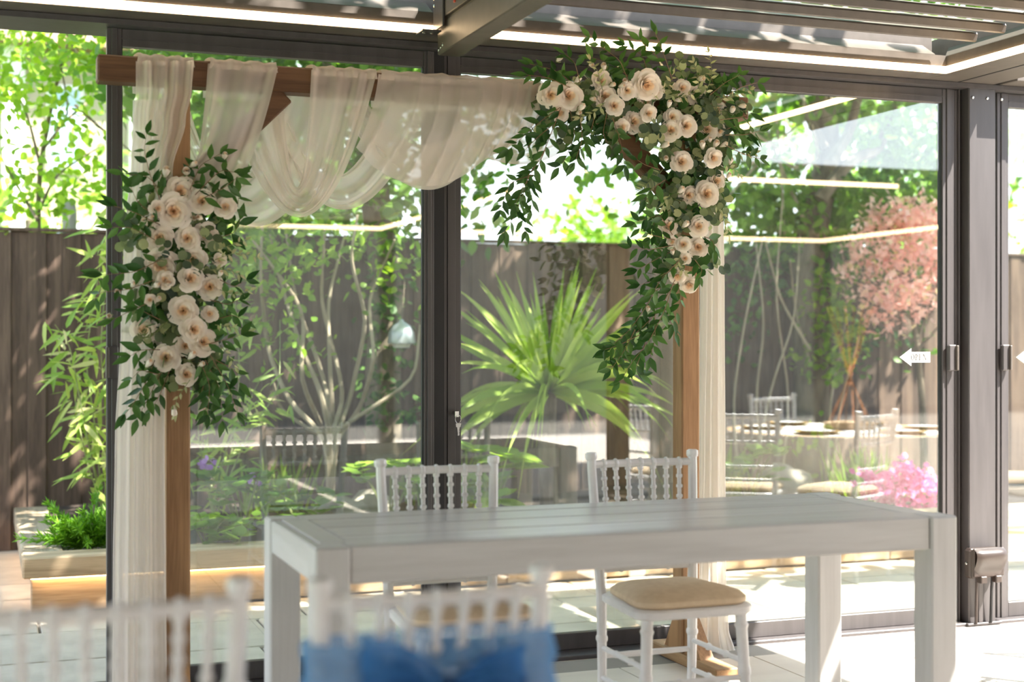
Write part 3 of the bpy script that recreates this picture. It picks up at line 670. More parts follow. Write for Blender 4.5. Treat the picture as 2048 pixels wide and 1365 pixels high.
swag((735, 205), (690, 225), (930, 250), (960, 300), 60, 120, YF+.02, YF+.03, 4, .012, .03, ph=.3)
swag((960, 190), (900, 268), (1150, 185), (1205, 215), 25, 96, YF+.03, YF+.03, 5, .012, .03, ph=2)
def tailpiece(rows, Y, mtl, folds, amp, nm, back=0):
    # rows: (py, px_left, px_right)
    def f(u, v):
        t = u*(len(rows)-1); i = min(int(t), len(rows)-2); q = t-i; q = q*q*(3-2*q)
        py = lerp(rows[i][0], rows[i+1][0], t-i); a = lerp(rows[i][1], rows[i+1][1], q); b = lerp(rows[i][2], rows[i+1][2], q)
        x0 = at(a, py, Y).x; x1 = at(b, py, Y).x; z = max(.006, at(lerp(a, b, v), py, Y).z)
        return Vector((lerp(x0, x1, v), Y+back*u+amp*(math.sin(2*math.pi*folds*v+.8*u)+.5*math.sin(2*math.pi*folds*1.7*v+2-1.5*u)), z))
    return MB().grid(f, 60, 60).build(nm, mtl, dr, ang=180)
tailpiece([(122, 272, 388), (180, 272, 384), (240, 268, 372), (340, 260, 346), (480, 248, 335), (650, 242, 332), (900, 230, 330), (1150, 226, 332), (1420, 224, 335), (1475, 215, 345)], YF-.012, DRAPE, 4, .011, 'tail')
tailpiece([(200, 266, 376), (300, 264, 350), (480, 250, 335), (650, 244, 330), (900, 234, 328), (1150, 230, 330), (1420, 228, 335), (1472, 220, 345)], YF+.035, DRAPEW, 5, .012, 'tail')
tailpiece([(210, 1400, 1440), (350, 1408, 1444), (600, 1402, 1448), (900, 1396, 1450), (1150, 1388, 1452), (1255, 1380, 1458), (1310, 1366, 1472)], AB+.05, DRAPEW, 4, .012, 'tail')
tailpiece([(210, 1402, 1438), (350, 1410, 1442), (600, 1404, 1444), (900, 1400, 1446), (1150, 1392, 1448), (1255, 1390, 1452), (1308, 1380, 1462)], AB+.085, DRAPEW, 5, .01, 'tail')
# ------------------------------------------------------------ flower and leaf meshes
def petal_mesh(name, r, h, wid, curl, mtl, nu=4, nv=5):
    m = MB()
    def f(u, v):
        a = (u*2-1); ww = wid*(math.sin(math.pi*min(1, .12+v*.62))**.8)
        ve = v*(1-.16*a*a); ang = a*ww
        rho = (r*(.22+.78*math.sin(ve*math.pi/2)**.8)+curl*max(0, ve-.55)**2*3)*(1+.1*a*v)
        z = h*ve-curl*1.6*max(0, ve-.6)**2*2.2
        return Vector((rho*math.sin(ang), rho*math.cos(ang), z))
    return m.grid(f, nu, nv).mesh(name, mtl, ang=180)
def join_petals(specs, mats, name):
    m = MB()
    for (r, h, wid, curl, rot, z0, mi, spi) in specs:
        def f(u, v):
            a = (u*2-1); ww = wid*(math.sin(math.pi*min(1, .15+v*.6))**.7); ve = v*(1-.12*a*a)
            rho = (r*(.3+.7*math.sin(ve*math.pi/2))+curl*max(0, ve-.6)**2*3)*(1+spi*a*v); ang = a*ww+rot
            return Vector((rho*math.sin(ang), rho*math.cos(ang), z0+h*ve-curl*2*max(0, ve-.7)**2))
        m.grid(f, 4, 4, mi)
    return m.mesh(name, mats, ang=180)
def rose_core():
    sp = []
    for k in range(4): sp.append((.6, .66+.03*(k%2), .95, .3, k*1.5708+.3, .0, 0, .16))
    for k in range(3): sp.append((.43, .72+.04*(k%2), 1.25, .22, k*2.094+.9, .0, 0, .17))
    for k in range(3): sp.append((.28, .72, 1.25, .14, k*2.094+.2, .02, 1, .18))
    for k in range(3): sp.append((.15, .68, 1.3, .06, k*2.094+1.2, .03, 1, .2))
    for k in range(2): sp.append((.06, .6, 1.6, .0, k*3.14, .03, 2, .2))
    m0 = [(.0, 0)]
    return join_petals(sp, [PETAL, HEART, CORE], 'rose')
ROSE = rose_core()
PO = petal_mesh('petal', .92, .36, .82, .3, PETAL); PM = petal_mesh('petal', .76, .54, .82, .28, PETAL)
def bud_mesh():
    sp = []
    for k in range(3): sp.append((.46, 1.35, 1.25, -.09, k*2.09, 0, 0, 0))
    for k in range(3): sp.append((.34, 1.5, 1.3, -.11, k*2.09+1, 0, 0, 0))
    for k in range(2): sp.append((.2, 1.5, 1.7, -.05, k*3.14+.4, 0, 1, 0))
    for k in range(5): sp.append((.52, .7, .32, .12, k*1.2566, -.12, 2, 0))
    return join_petals(sp, [PETAL, HEART, GSTEM], 'rose_bud')
BUD = bud_mesh()
def leaf_np(kind):
    if kind == 'lance': rowsL = [(0, 0), (.12, .09), (.32, .19), (.55, .175), (.8, .085), (1, 0)]; fold = .06; droop = .16
    elif kind == 'round': rowsL = [(0, 0), (.08, .24), (.3, .46), (.6, .5), (.85, .33), (1, 0)]; fold = .05; droop = .06
    elif kind == 'ovate': rowsL = [(0, 0), (.12, .22), (.35, .34), (.65, .26), (1, 0)]; fold = .05; droop = .15
    elif kind == 'strap': rowsL = [(0, .012), (.2, .026), (.5, .03), (.8, .018), (1, .001)]; fold = .012; droop = .0
    elif kind == 'bamboo': rowsL = [(0, 0), (.15, .075), (.45, .085), (.75, .05), (1, 0)]; fold = .02; droop = .25
    elif kind == 'needle': rowsL = [(0, .03), (.5, .09), (1, .01)]; fold = .02; droop = .05
    elif kind == 'star': rowsL = [(0, 0), (.25, .12), (.5, .34), (.62, .16), (1, 0)]; fold = .05; droop = .12
    v = []; f = []
    for (y, w) in rowsL: z = -droop*y*y; v += [(-w, y, z), (0, y, z-fold*(w > .01)), (w, y, z)]
    for i in range(len(rowsL)-1):
        a = i*3; b = a+3; f += [(a, a+1, b+1, b), (a+1, a+2, b+2, b+1)]
    return np.array(v, dtype=float), f
LT = {k: leaf_np(k) for k in ('lance', 'round', 'ovate', 'strap', 'bamboo', 'needle', 'star')}
LM = {}
def leaf_mesh(kind, mtl):
    if (kind, mtl.name) not in LM:
        v, f = LT[kind]; m = MB().add([Vector(p) for p in v], f); LM[kind, mtl.name] = m.mesh('leaf', mtl, ang=180)
    return LM[kind, mtl.name]
def frame(d, n, p, s):
    d = d.normalized(); x = d.cross(n)
    if x.length < 1e-4: x = d.orthogonal()
    x.normalize(); z = x.cross(d)
    return Matrix(((x.x*s, d.x*s, z.x*s, p.x), (x.y*s, d.y*s, z.y*s, p.y), (x.z*s, d.z*s, z.z*s, p.z), (0, 0, 0, 1)))
def stuff(name, kind, mtl, Ms, parent, lab=None):
    """many leaves joined into one part"""
    if not Ms: return
    v, f = LT[kind]; A = np.array([[list(r) for r in m] for m in Ms]); n = len(Ms); k = len(v)
    P = np.einsum('nij,kj->nki', A[:, :3, :3], v)+A[:, None, :3, 3]; P = P.reshape(-1, 3)
    F = (np.array(f)[None]+(np.arange(n)*k)[:, None, None]).reshape(-1, 4)
    me = bpy.data.meshes.new(name); me.vertices.add(len(P)); me.vertices.foreach_set('co', P.ravel())
    me.loops.add(F.size); me.loops.foreach_set('vertex_index', F.ravel().astype(np.int32))
    me.polygons.add(len(F)); me.polygons.foreach_set('loop_start', np.arange(0, F.size, 4, dtype=np.int32))
    me.polygons.foreach_set('use_smooth', np.ones(len(F), dtype=bool)); me.materials.append(mtl); me.update(calc_edges=True); me.validate()
    o = bpy.data.objects.new(name, me); C.objects.link(o); o.parent = parent; o['kind'] = 'stuff'
    if lab: o['label'] = lab
    return o
def rv(): return Vector((random.gauss(0, 1), random.gauss(0, 1), random.gauss(0, 1))).normalized()
class Cluster:
    def __init__(s, name, loc, label):
        s.r = root(name, loc, label, 'floral spray', 'floral sprays on the arch'); s.o = Vector(loc); s.nl = 0; s.rest = {}
    def T(s, M): return Matrix.Translation(-s.o) @ M
    def leaf(s, par, kind, mtl, M):
        if s.nl < 300 and par is not None: s.nl += 1; inst('leaf', leaf_mesh(kind, mtl), par, s.T(M))
        else: s.rest.setdefault((kind, mtl.name), []).append(s.T(M))
    def rose(s, px, py, rp, Y, tilt=None):
        p = at(px, py, Y); rad = rp*p.y/FPX*1.28
        d = Vector((-p.x*.55+rnd(-.35, .35)*p.y*.6, -p.y, (CAMH-p.z)*.5+rnd(-.3, .25)*p.y*.6))
        if tilt is not None: d = d.normalized()+Vector(tilt)
        q = d.to_track_quat('Z', 'Y').to_matrix().to_4x4()
        o = inst('rose', ROSE, s.r, s.T(Matrix.Translation(p-d.normalized()*rad*.45) @ q @ Matrix.Rotation(rnd(0, 6), 4, 'Z') @ Matrix.Scale(rad, 4)))
        a = rnd(0, 6)
        for k in range(5): inst('petal', PO, o, Matrix.Rotation(a+k*1.2566+rnd(-.1, .1), 4, 'Z') @ Matrix.Rotation(rnd(-.12, .1), 4, 'X') @ Matrix.Scale(rnd(.94, 1.05), 4))
        for k in range(5): inst('petal', PM, o, Matrix.Translation((0, 0, .02)) @ Matrix.Rotation(a+.63+k*1.2566+rnd(-.1, .1), 4, 'Z') @ Matrix.Scale(rnd(.95, 1.04), 4))
    def bud(s, px, py, rp, Y, down=False):
        p = at(px, py, Y); rad = rp*p.y/FPX*1.5; d = Vector((rnd(-.7, .7), -.9, rnd(-.2, .9))) if not down else Vector((rnd(-.2, .2), -.1, -1))
        q = d.to_track_quat('Z', 'Y').to_matrix().to_4x4()
        inst('rose_bud', BUD, s.r, s.T(Matrix.Translation(p-d.normalized()*rad*.7) @ q @ Matrix.Scale(rad, 4)))
    def sprig(s, pts, kind, mtl, ln, step, stem=STEM, sr=.0016, spread=.9, keep=True, nm='sprig'):
        # smooth polyline of 3d points with alternate leaves
        P = []
        for i in range(len(pts)-1):
            for k in range(6): P.append(lerp(pts[i], pts[i+1], k/6))
        P.append(pts[-1])
        for it in range(2): P = [P[0]]+[(P[i-1]+P[i]*2+P[i+1])/4 for i in range(1, len(P)-1)]+[P[-1]]
        par = MB().tube(P, [sr*(1-.6*i/len(P)) for i in range(len(P))], 5).build(nm, stem, s.r)
        acc = step*.5; sd = 1; tot = 0
        for i in range(1, len(P)):
            seg = (P[i]-P[i-1]); acc += seg.length
            while acc > step:
                acc -= step; t = seg.normalized(); nrm = Vector((rnd(-.8, .5), -1, rnd(-.1, .9))); side = t.cross(nrm).normalized()*sd; sd = -sd
                d = t*rnd(.35, .9)+side*spread*rnd(.6, 1.1)+rv()*.28+Vector((0, 0, -.12))
                s.leaf(par if keep else None, kind, mtl, frame(d, nrm+rv()*.5, P[i], ln*rnd(.75, 1.15)))
        t = (P[-1]-P[-2]).normalized(); s.leaf(par if keep else None, kind, mtl, frame(t+rv()*.2, Vector((0, -1, .4))+rv()*.3, P[-1], ln))
        return par
    def finish(s):
        for (kind, mn), Ms in s.rest.items(): stuff('foliage', kind, bpy.data.materials[mn], Ms, s.r, 'mixed small leaves filling the spray')
def pl(pp, Y): # pixel polyline -> 3d, Y may vary per point
    return [at(q[0], q[1], q[2] if len(q) > 2 else Y) for q in pp]
random.seed(11)
YC = 4.99
L = Cluster('floral_spray', (.66, 5.0, at(360, 780, 5).z), 'tall spray of cream roses and greenery on the left upright of the arch')
for (x, y, r) in [(361, 382, 24), (348, 423, 27), (404, 402, 21), (451, 414, 17), (316, 417, 13), (319, 476, 21), (375, 477, 20), (412, 470, 19), (321, 533, 28), (384, 520, 22), (382, 557, 20), (356, 556, 12), (419, 574, 20), (366, 622, 23), (287, 660, 20), (389, 660, 21), (408, 684, 22), (371, 692, 17), (331, 715, 21), (374, 750, 18), (420, 628, 13), (330, 560, 14), (300, 600, 9), (440, 520, 11)]:
    L.rose(x, y, r, YC+rnd(-.03, .03)-(.02 if r > 24 else 0))
for (x, y, r) in [(332, 345, 12), (373, 344, 12), (386, 330, 9), (336, 569, 11), (266, 572, 10), (312, 571, 10), (315, 600, 8), (383, 712, 11), (297, 728, 10), (402, 730, 8), (449, 313, 9), (300, 437, 9), (388, 437, 8), (440, 549, 8), (219, 632, 8), (236, 585, 8), (455, 692, 9), (400, 436, 9), (290, 445, 9)]:
    L.bud(x, y, r, YC-.02)
L.bud(348, 822, 9, YC-.03, True)
RL = .062
for pp in [[(320, 400), (300, 350), (288, 300), (293, 268)], [(330, 390), (295, 352), (248, 348)], [(380, 380), (400, 330), (440, 308)], [(390, 390), (440, 340), (472, 345)], [(400, 400), (450, 375), (478, 352)],
           [(320, 450), (270, 425), (228, 412)], [(310, 480), (262, 455), (225, 455)], [(320, 440), (275, 405), (262, 375)], [(320, 520), (270, 545), (205, 550)], [(310, 560), (255, 580), (200, 585), (190, 600)], [(310, 600), (262, 622), (225, 640)],
           [(320, 640), (290, 625), (270, 610)], [(310, 720), (290, 770), (262, 815), (250, 828)], [(330, 730), (300, 790), (275, 838)], [(320, 700), (282, 700), (262, 712)], [(340, 740), (320, 790), (300, 825)], [(400, 720), (420, 770), (415, 830)], [(410, 720), (440, 775), (445, 842)], [(420, 710), (455, 770), (475, 825)],
           [(410, 690), (450, 680), (482, 670)], [(430, 640), (465, 630), (488, 640)], [(420, 600), (455, 610), (478, 600)], [(420, 740), (400, 790), (410, 820)], [(440, 560), (470, 575), (492, 560)], [(430, 480), (470, 465), (480, 440)], [(440, 430), (475, 420), (478, 385)], [(320, 750), (280, 740), (262, 760)], [(430, 720), (470, 740), (480, 770)]]:
    L.sprig(pl(pp, YC+rnd(-.05, .03)), 'lance', RUSC, RL*rnd(.9, 1.15), .022)
for pp in [[(430, 520), (470, 505), (515, 515)], [(430, 500), (465, 490), (490, 480)], [(440, 580), (470, 590), (500, 580)], [(430, 650), (465, 655), (495, 665)], [(440, 690), (460, 715), (470, 735)], [(380, 760), (352, 800), (350, 830)], [(420, 540), (460, 540), (480, 550)]]:
    L.sprig(pl(pp, YC-.02), 'lance', PALE, .028, .015, stem=GSTEM, sr=.0013)
euc = []
for i in range(34):
    y = rnd(390, 740); x = 358+rnd(-75, 75)*(1 if 430 < y < 700 else .7); a = rnd(0, 6.28); euc.append([(x, y), (x+20*math.cos(a), y+20*math.sin(a)), (x+44*math.cos(a+.3), y+44*math.sin(a+.3))])
for pp in euc: L.sprig(pl(pp, YC+rnd(-.01, .06)), 'round', EUCA, .036, .015, stem=GSTEM, sr=.0014, spread=1.1, keep=False)
for i in range(90):
    y = rnd(380, 760); x = 362+rnd(-80, 80)*(1 if 430 < y < 700 else .7); a = rnd(0, 6.28)
    for k in range(5):
        p = at(x+rnd(-25, 25), y+rnd(-25, 25), YC+rnd(.02, .09)); L.leaf(None, random.choice(('lance', 'round', 'ovate')), random.choice((RUSC, EUCA, RUSC)), frame(rv()+Vector((0, -.3, 0)), Vector((0, -1, .3))+rv()*.6, p, rnd(.035, .06)))
L.finish()
Q = Cluster('floral_spray', (2.4, 5.0, at(1380, 600, 5).z), 'large cascading spray of cream roses and trailing leaves on the right corner of the arch')
for (x, y, r) in [(1102, 191, 22), (1139, 192, 24), (1204, 163, 18), (1211, 193, 20), (1229, 211, 17), (1255, 182, 16), (1119, 226, 16), (1295, 171, 27), (1292, 203, 15), (1391, 189, 18), (1365, 176, 15), (1433, 220, 17), (1345, 234, 15), (1374, 252, 20), (1269, 243, 20), (1298, 227, 15), (1415, 259, 19), (1342, 260, 19), (1245, 254, 14), (1364, 324, 20), (1428, 317, 17), (1414, 388, 23), (1379, 391, 18), (1434, 362, 16), (1338, 453, 19), (1397, 453, 18), (1396, 495, 19), (1367, 489, 14), (1355, 554, 16), (1378, 571, 17), (1370, 517, 11), (1344, 484, 10), (1312, 182, 14), (1440, 262, 12)]:
    Q.rose(x, y, r, YC+rnd(-.03, .03)-(.02 if r > 20 else 0), (0, 0, -.5) if y > 540 else None)
for (x, y, r) in [(1208, 134, 10), (1251, 163, 9), (1243, 172, 8), (1162, 216, 10), (1157, 226, 8), (1185, 198, 8), (1338, 209, 9), (1464, 222, 10), (1401, 157, 11), (1483, 212, 9), (1405, 291, 11), (1431, 289, 11), (1329, 291, 10), (1361, 381, 10), (1370, 450, 10), (1461, 323, 9), (1118, 118, 9), (1182, 130, 8), (1155, 160, 9), (1332, 318, 9), (1457, 352, 8), (1447, 290, 9), (1296, 619, 8), (1345, 505, 8), (1420, 280, 8), (1224, 170, 8), (1355, 200, 8)]:
    Q.bud(x, y, r, YC-.02)
for pp in [[(1122, 215), (1105, 260), (1085, 310), (1060, 350), (1030, 410)], [(1120, 215), (1085, 240), (1050, 270), (1018, 300)], [(1105, 250), (1075, 275), (1050, 300)], [(1060, 340), (1050, 380), (1025, 440), (1008, 465)], [(1070, 330), (1045, 370), (1040, 420), (1050, 462)], [(1090, 300), (1065, 360), (1062, 420)], [(1065, 350), (1020, 365), (1000, 420)],
           [(1140, 220), (1150, 270), (1130, 320), (1118, 335)], [(1160, 230), (1165, 280), (1150, 325)], [(1190, 230), (1180, 270), (1160, 300)], [(1225, 235), (1240, 280), (1250, 330)], [(1215, 220), (1205, 270), (1225, 300)],
           [(1260, 170), (1240, 120), (1200, 92), (1180, 75)], [(1300, 160), (1285, 110), (1250, 90)], [(1345, 160), (1325, 100), (1310, 65)], [(1325, 140), (1312, 110), (1280, 80)], [(1265, 160), (1230, 130), (1185, 115)], [(1150, 170), (1110, 140), (1060, 128)], [(1140, 175), (1095, 155), (1055, 150)], [(1160, 165), (1150, 125), (1130, 108)],
           [(1420, 190), (1450, 165), (1480, 150)], [(1440, 200), (1480, 175), (1515, 165)], [(1440, 240), (1480, 235), (1505, 225)], [(1450, 270), (1490, 270), (1520, 262)], [(1450, 290), (1490, 310), (1520, 318)], [(1430, 175), (1420, 150), (1395, 140)], [(1450, 260), (1475, 250), (1500, 290)],
           [(1350, 480), (1300, 470), (1275, 455)], [(1350, 490), (1300, 500), (1262, 495)], [(1350, 500), (1310, 520), (1275, 540)], [(1345, 470), (1320, 430), (1270, 445)], [(1360, 520), (1320, 560), (1295, 610), (1260, 660), (1225, 690)], [(1350, 560), (1320, 620), (1280, 660), (1230, 700), (1215, 720)], [(1345, 570), (1330, 620), (1300, 680), (1260, 730), (1240, 765)], [(1330, 600), (1340, 640), (1350, 665)], [(1300, 630), (1290, 690), (1270, 740), (1280, 750)], [(1310, 630), (1310, 680), (1300, 715)], [(1270, 660), (1250, 700), (1222, 740)], [(1355, 560), (1362, 600), (1345, 650)], [(1340, 540), (1310, 560), (1280, 570)], [(1330, 570), (1300, 590), (1275, 630)], [(1280, 670), (1240, 690), (1210, 700)],
           [(1390, 520), (1405, 540), (1398, 556)], [(1400, 470), (1425, 480), (1430, 500)], [(1320, 340), (1290, 330), (1275, 320)], [(1330, 360), (1300, 380), (1290, 400)], [(1340, 420), (1310, 440), (1300, 475)]]:
    Q.sprig(pl(pp, YC+rnd(-.06, .03)), 'lance', RUSC, RL*rnd(.85, 1.1), .021, sr=.0018)
for pp in [[(1410, 190), (1425, 150), (1418, 105)], [(1400, 180), (1395, 150), (1388, 125)], [(1440, 200), (1470, 190), (1500, 180)], [(1450, 310), (1480, 310), (1510, 305)], [(1440, 420), (1455, 440), (1458, 475)], [(1430, 410), (1445, 430), (1450, 450)], [(1340, 390), (1330, 400), (1325, 415)], [(1205, 180), (1195, 140), (1180, 120)], [(1300, 190), (1340, 170), (1345, 150)], [(1340, 190), (1365, 195), (1390, 185)], [(1450, 330), (1470, 340), (1480, 350)], [(1360, 510), (1355, 530), (1368, 545)], [(1210, 205), (1190, 225), (1160, 235)]]:
    Q.sprig(pl(pp, YC-.03), 'lance', PALE, .03, .014, stem=GSTEM, sr=.0013)
# fern frond
def region():
    k = random.random()
    if k < .5: return rnd(1085, 1460), rnd(150, 262)
    if k < .85: return 1385+rnd(-62, 62), rnd(240, 420)
    return 1370+rnd(-45, 45), rnd(400, 545)
for i in range(58):
    x, y = region(); a = rnd(0, 6.28)
    Q.sprig(pl([(x, y), (x+18*math.cos(a), y+18*math.sin(a)), (x+40*math.cos(a+.3), y+40*math.sin(a+.3))], YC+rnd(-.02, .06)), 'round', EUCA, .036, .015, stem=GSTEM, sr=.0014, spread=1.1, keep=False)
for i in range(190):
    x, y = region()
    for k in range(5):
        p = at(x+rnd(-25, 25), y+rnd(-22, 22), YC+rnd(.02, .09)); Q.leaf(None, random.choice(('lance', 'round', 'ovate')), random.choice((RUSC, EUCA, RUSC)), frame(rv()+Vector((0, -.3, 0)), Vector((0, -1, .3))+rv()*.6, p, rnd(.032, .058)))
f0, f1 = at(1318, 345, YC), at(1274, 388, YC)
for i in range(22):
    t = i/22; p = lerp(f0, f1, t); ax = (f1-f0).normalized(); sd = ax.cross(Vector((0, -1, 0)))
    for s_ in (-1, 1): Q.leaf(None, 'bamboo', EUCA, frame(sd*s_+ax*.5, Vector((0, -1, .2)), p, .04*math.sin(math.pi*(.25+.75*t))**.7+.004))
MB().tube([f0, f1], .001, 5).build('fern_stem', GSTEM, Q.r)
Q.finish()
# ------------------------------------------------------------ raised timber bed
random.seed(21)
PY = 7.06; PX = .19; EX = 9.0
bed = root('raised_bed', (3, 8, 0), 'raised planting bed of pale timber sleepers lit by warm strips under the rim', 'planter')
x = PX-.03
for i, w in enumerate((2.4, 2.4, 2.4, 1.65)):
    MB().box(x, x+w-.004, PY-.03, PY+.17, .175, .275, .008).build('sleeper', SLEEP, bed)
    MB().box(x+.04, x+w+.036, PY+.03, PY+.13, 0, .168, .006).build('sleeper', SLEEP, bed); x += w
MB().box(PX-.03, PX+.165, PY+.174, 9.2, .175, .272, .008).build('sleeper', SLEEPY, bed)
MB().box(PX+.03, PX+.13, PY+.134, 9.2, 0, .168, .006).build('sleeper', SLEEPY, bed)
MB().box(PX+.02, EX, PY+.006, PY+.02, .166, .174).build('led_strip', LEDW, bed, 'glowing warm light strip under the rim')
MB().box(PX+.008, PX+.02, PY+.02, 9.1, .166, .174).build('led_strip', LEDW, bed, 'glowing warm light strip under the rim')
def soil(u, v): return Vector((lerp(PX+.1, 9.1, u), lerp(PY+.15, 9.23, v), .2+.03*math.sin(37*u+3*v)*math.sin(11*v+8*u)+.05*v))
MB().grid(soil, 60, 14).build('soil', SOIL, bed)
# ------------------------------------------------------------ board fence
fe = root('board_fence', (3, 9.28, 0), 'dark brown vertical board fence behind the raised bed', 'fence')
ft = 1.965; x = -3.0; bm = [MB().box(-.054, .054, -.009, .009, 0, ft+h, .003).mesh('board', FENCE) for h in (0, -.004, .003)]
k = 0
while x < 11.5:
    inst('board', random.choice(bm), fe, Matrix.Translation(Vector((x, 9.26+(.012 if k % 2 else 0), 0))-ORG[fe.name]) @ Matrix.Rotation(R(rnd(-2.5, 2.5)), 4, 'Z')); x += .103; k += 1
MB().box(-3.1, 11.6, 9.235, 9.295, ft, ft+.022, .004).build('capping_rail', FENCE, fe)
for z in (.4, 1.0, 1.6): MB().box(-3.1, 11.6, 9.285, 9.33, z, z+.07).build('rail', FENCE, fe)
# ------------------------------------------------------------ trees and shrubs
def smooth(P, it=2, sub=5):
    Qp = []
    for i in range(len(P)-1):
        for k in range(sub): Qp.append(lerp(P[i], P[i+1], k/sub))
    Qp.append(P[-1])
    for _ in range(it): Qp = [Qp[0]]+[(Qp[i-1]+Qp[i]*2+Qp[i+1])/4 for i in range(1, len(Qp)-1)]+[Qp[-1]]
    return Qp
def stem(rt, pts, r0, r1, mtl, nm='branch', n=7):
    P = smooth([Vector(p) for p in pts]); k = len(P)
    return MB().tube(P, [lerp(r0, r1, i/(k-1)) for i in range(k)], n).build(nm, mtl, rt)
def leaves(rt, blobs, kind, mtl, size, nobj, clump=10, cs=.12, down=.3, up=.8, fname='foliage', lab=None):
    Ms = []; o = ORG[rt.name]
    for (c, rad, n) in blobs:
        for i in range(max(1, n//clump)):
            while True:
                q = Vector((rnd(-1, 1), rnd(-1, 1), rnd(-1, 1)))
                if q.length < 1: break
            q *= 1/max(.35, q.length)**.35
            cc = c+Vector((q.x*rad[0], q.y*rad[1], q.z*rad[2]))
            for k in range(clump):
                p = cc+Vector((random.gauss(0, cs), random.gauss(0, cs), random.gauss(0, cs)))
                if p.y < 5.75 and p.z < 3: continue
                Ms.append(Matrix.Translation(-o) @ frame(rv()+Vector((0, 0, -down)), Vector((0, -.35, up))+rv()*.8, p, size*rnd(.7, 1.3)))
    if nobj:
        Ms.sort(key=lambda m: m.translation.y)
        for m in Ms[:nobj]: inst('leaf', leaf_mesh(kind, mtl), rt, m)
        Ms = Ms[nobj:]
    stuff(fname, kind, mtl, Ms, rt, lab)
GT = 'trees and shrubs in the garden'
# airy tree at the left, over the fence
b = at(95, 1000, 9.8); b.z = -.06
t = root('garden_tree', b, 'airy fresh green tree above the fence at the left edge', 'tree', GT)
tp = [b, b+Vector((-.03, 0, .9)), at(75, 440, 9.8), at(80, 330, 9.7), at(105, 200, 9.6), at(140, 60, 9.5)]
stem(t, tp, .026, .01, BARK, 'trunk')
for pp in [[(75, 430), (110, 350), (205, 290)], [(80, 330), (55, 230), (10, 130)], [(85, 300), (140, 230), (120, 120)], [(150, 210), (205, 260), (300, 330)], [(75, 440), (40, 380), (5, 320)], [(110, 260), (180, 200), (210, 190)], [(130, 60), (160, 120), (212, 165)]]:
    stem(t, [at(a, c, 9.6+rnd(-.25, .2)) for a, c in pp], .011, .004, BARK)
leaves(t, [(at(50, 120, 9.3), (.3, .4, .25), 221), (at(150, 110, 9.2), (.25, .4, .2), 170), (at(30, 230, 9.4), (.25, .4, .2), 93), (at(150, 220, 9.4), (.2, .3, .18), 68), (at(70, 380, 9.6), (.3, .3, .22), 187), (at(10, 90, 9.4), (.25, .4, .25), 102), (at(170, 370, 9.7), (.2, .3, .2), 93), (at(190, 330, 9.7), (.1, .3, .3), 68), (at(100, -60, 9.3), (.6, .6, .3), 442), (at(-120, 150, 9.3), (.4, .5, .5), 255)], 'ovate', LGREEN, .068, 260, 6, .1)
# ivy-clad tree behind the left door
b = at(772, 900, 9.0); b.z = .22
t = root('garden_tree', b, 'dark ivy clad tree trunk behind the left glass door with leafy crown', 'tree', GT)
stem(t, [b, at(765, 760, 9), at(775, 600, 9), at(760, 470, 9), at(740, 300, 9), at(720, 80, 9), at(730, -120, 8.9)], .13, .075, BARK, 'trunk', 12)
for pp in [[(755, 420), (700, 330), (600, 240)], [(745, 330), (800, 220), (850, 130)], [(730, 200), (640, 120), (520, 60)], [(725, 100), (820, 20), (900, -60)], [(735, 250), (840, 200), (960, 250)]]:
    stem(t, [at(a, c, 8.9+rnd(-.3, .3)) for a, c in pp], .035, .01, BARK)
leaves(t, [(at(330, 110, 8.7), (.4, .6, .3), 500), (at(480, 170, 9.1), (.5, .5, .4), 900), (at(650, 150, 9.1), (.5, .6, .4), 900), (at(790, 170, 8.9), (.35, .5, .35), 500), (at(560, 330, 9.1), (.5, .5, .35), 700), (at(760, 380, 8.95), (.25, .4, .3), 350), (at(470, 430, 9.1), (.4, .4, .3), 350), (at(985, 150, 9.0), (.3, .4, .1), 180),
           (at(940, 300, 8.9), (.12, .3, .25), 160), (at(960, 400, 8.9), (.12, .3, .22), 90), (at(1000, 250, 8.9), (.2, .3, .1), 60), (at(600, -150, 8.4), (1.4, 1.2, .7), 1500)], 'ovate', MGREEN, .085, 200, 10, .13)
leaves(t, [(at(785, 560, 8.85), (.1, .12, .25), 90), (at(770, 690, 8.85), (.12, .12, .3), 120), (at(790, 800, 8.8), (.2, .15, .15), 80)], 'ovate', DGREEN, .06, 60, 6, .06, fname='ivy', lab='dark ivy on the trunk')
# pale many-stemmed shrub
b = at(660, 960, 8.4); b.z = .22
t = root('multi_stem_shrub', b, 'shrub of many pale arching stems behind the left glass door', 'shrub', GT)
for pp in [[(655, 880), (575, 800), (535, 700), (520, 560), (525, 440)], [(660, 870), (640, 780), (600, 690), (560, 560), (540, 470)], [(660, 880), (690, 790), (640, 600), (650, 460)], [(665, 880), (650, 760), (590, 600), (570, 450)], [(668, 880), (700, 800), (735, 640), (700, 520), (715, 430)], [(660, 880), (620, 860), (560, 820), (545, 760)], [(668, 880), (660, 740), (655, 600), (690, 470)], [(670, 880), (720, 820), (750, 720), (735, 600), (790, 480)], [(655, 880), (600, 760), (610, 620), (505, 480)], [(660, 885), (690, 850), (830, 760), (840, 650)]]:
    stem(t, [b]+[at(a, c, 8.4+rnd(-.25, .25)) for a, c in pp], .02, .007, PALEB, 'stem', 6)
leaves(t, [(at(520, 520, 8.4), (.2, .3, .25), 140), (at(600, 480, 8.4), (.4, .3, .2), 160), (at(700, 520, 8.4), (.25, .3, .25), 110), (at(830, 470, 8.4), (.1, .2, .3), 60), (at(570, 680, 8.4), (.2, .3, .2), 70), (at(510, 620, 8.3), (.15, .2, .3), 80)], 'ovate', LGREEN, .06, 120, 6, .08)
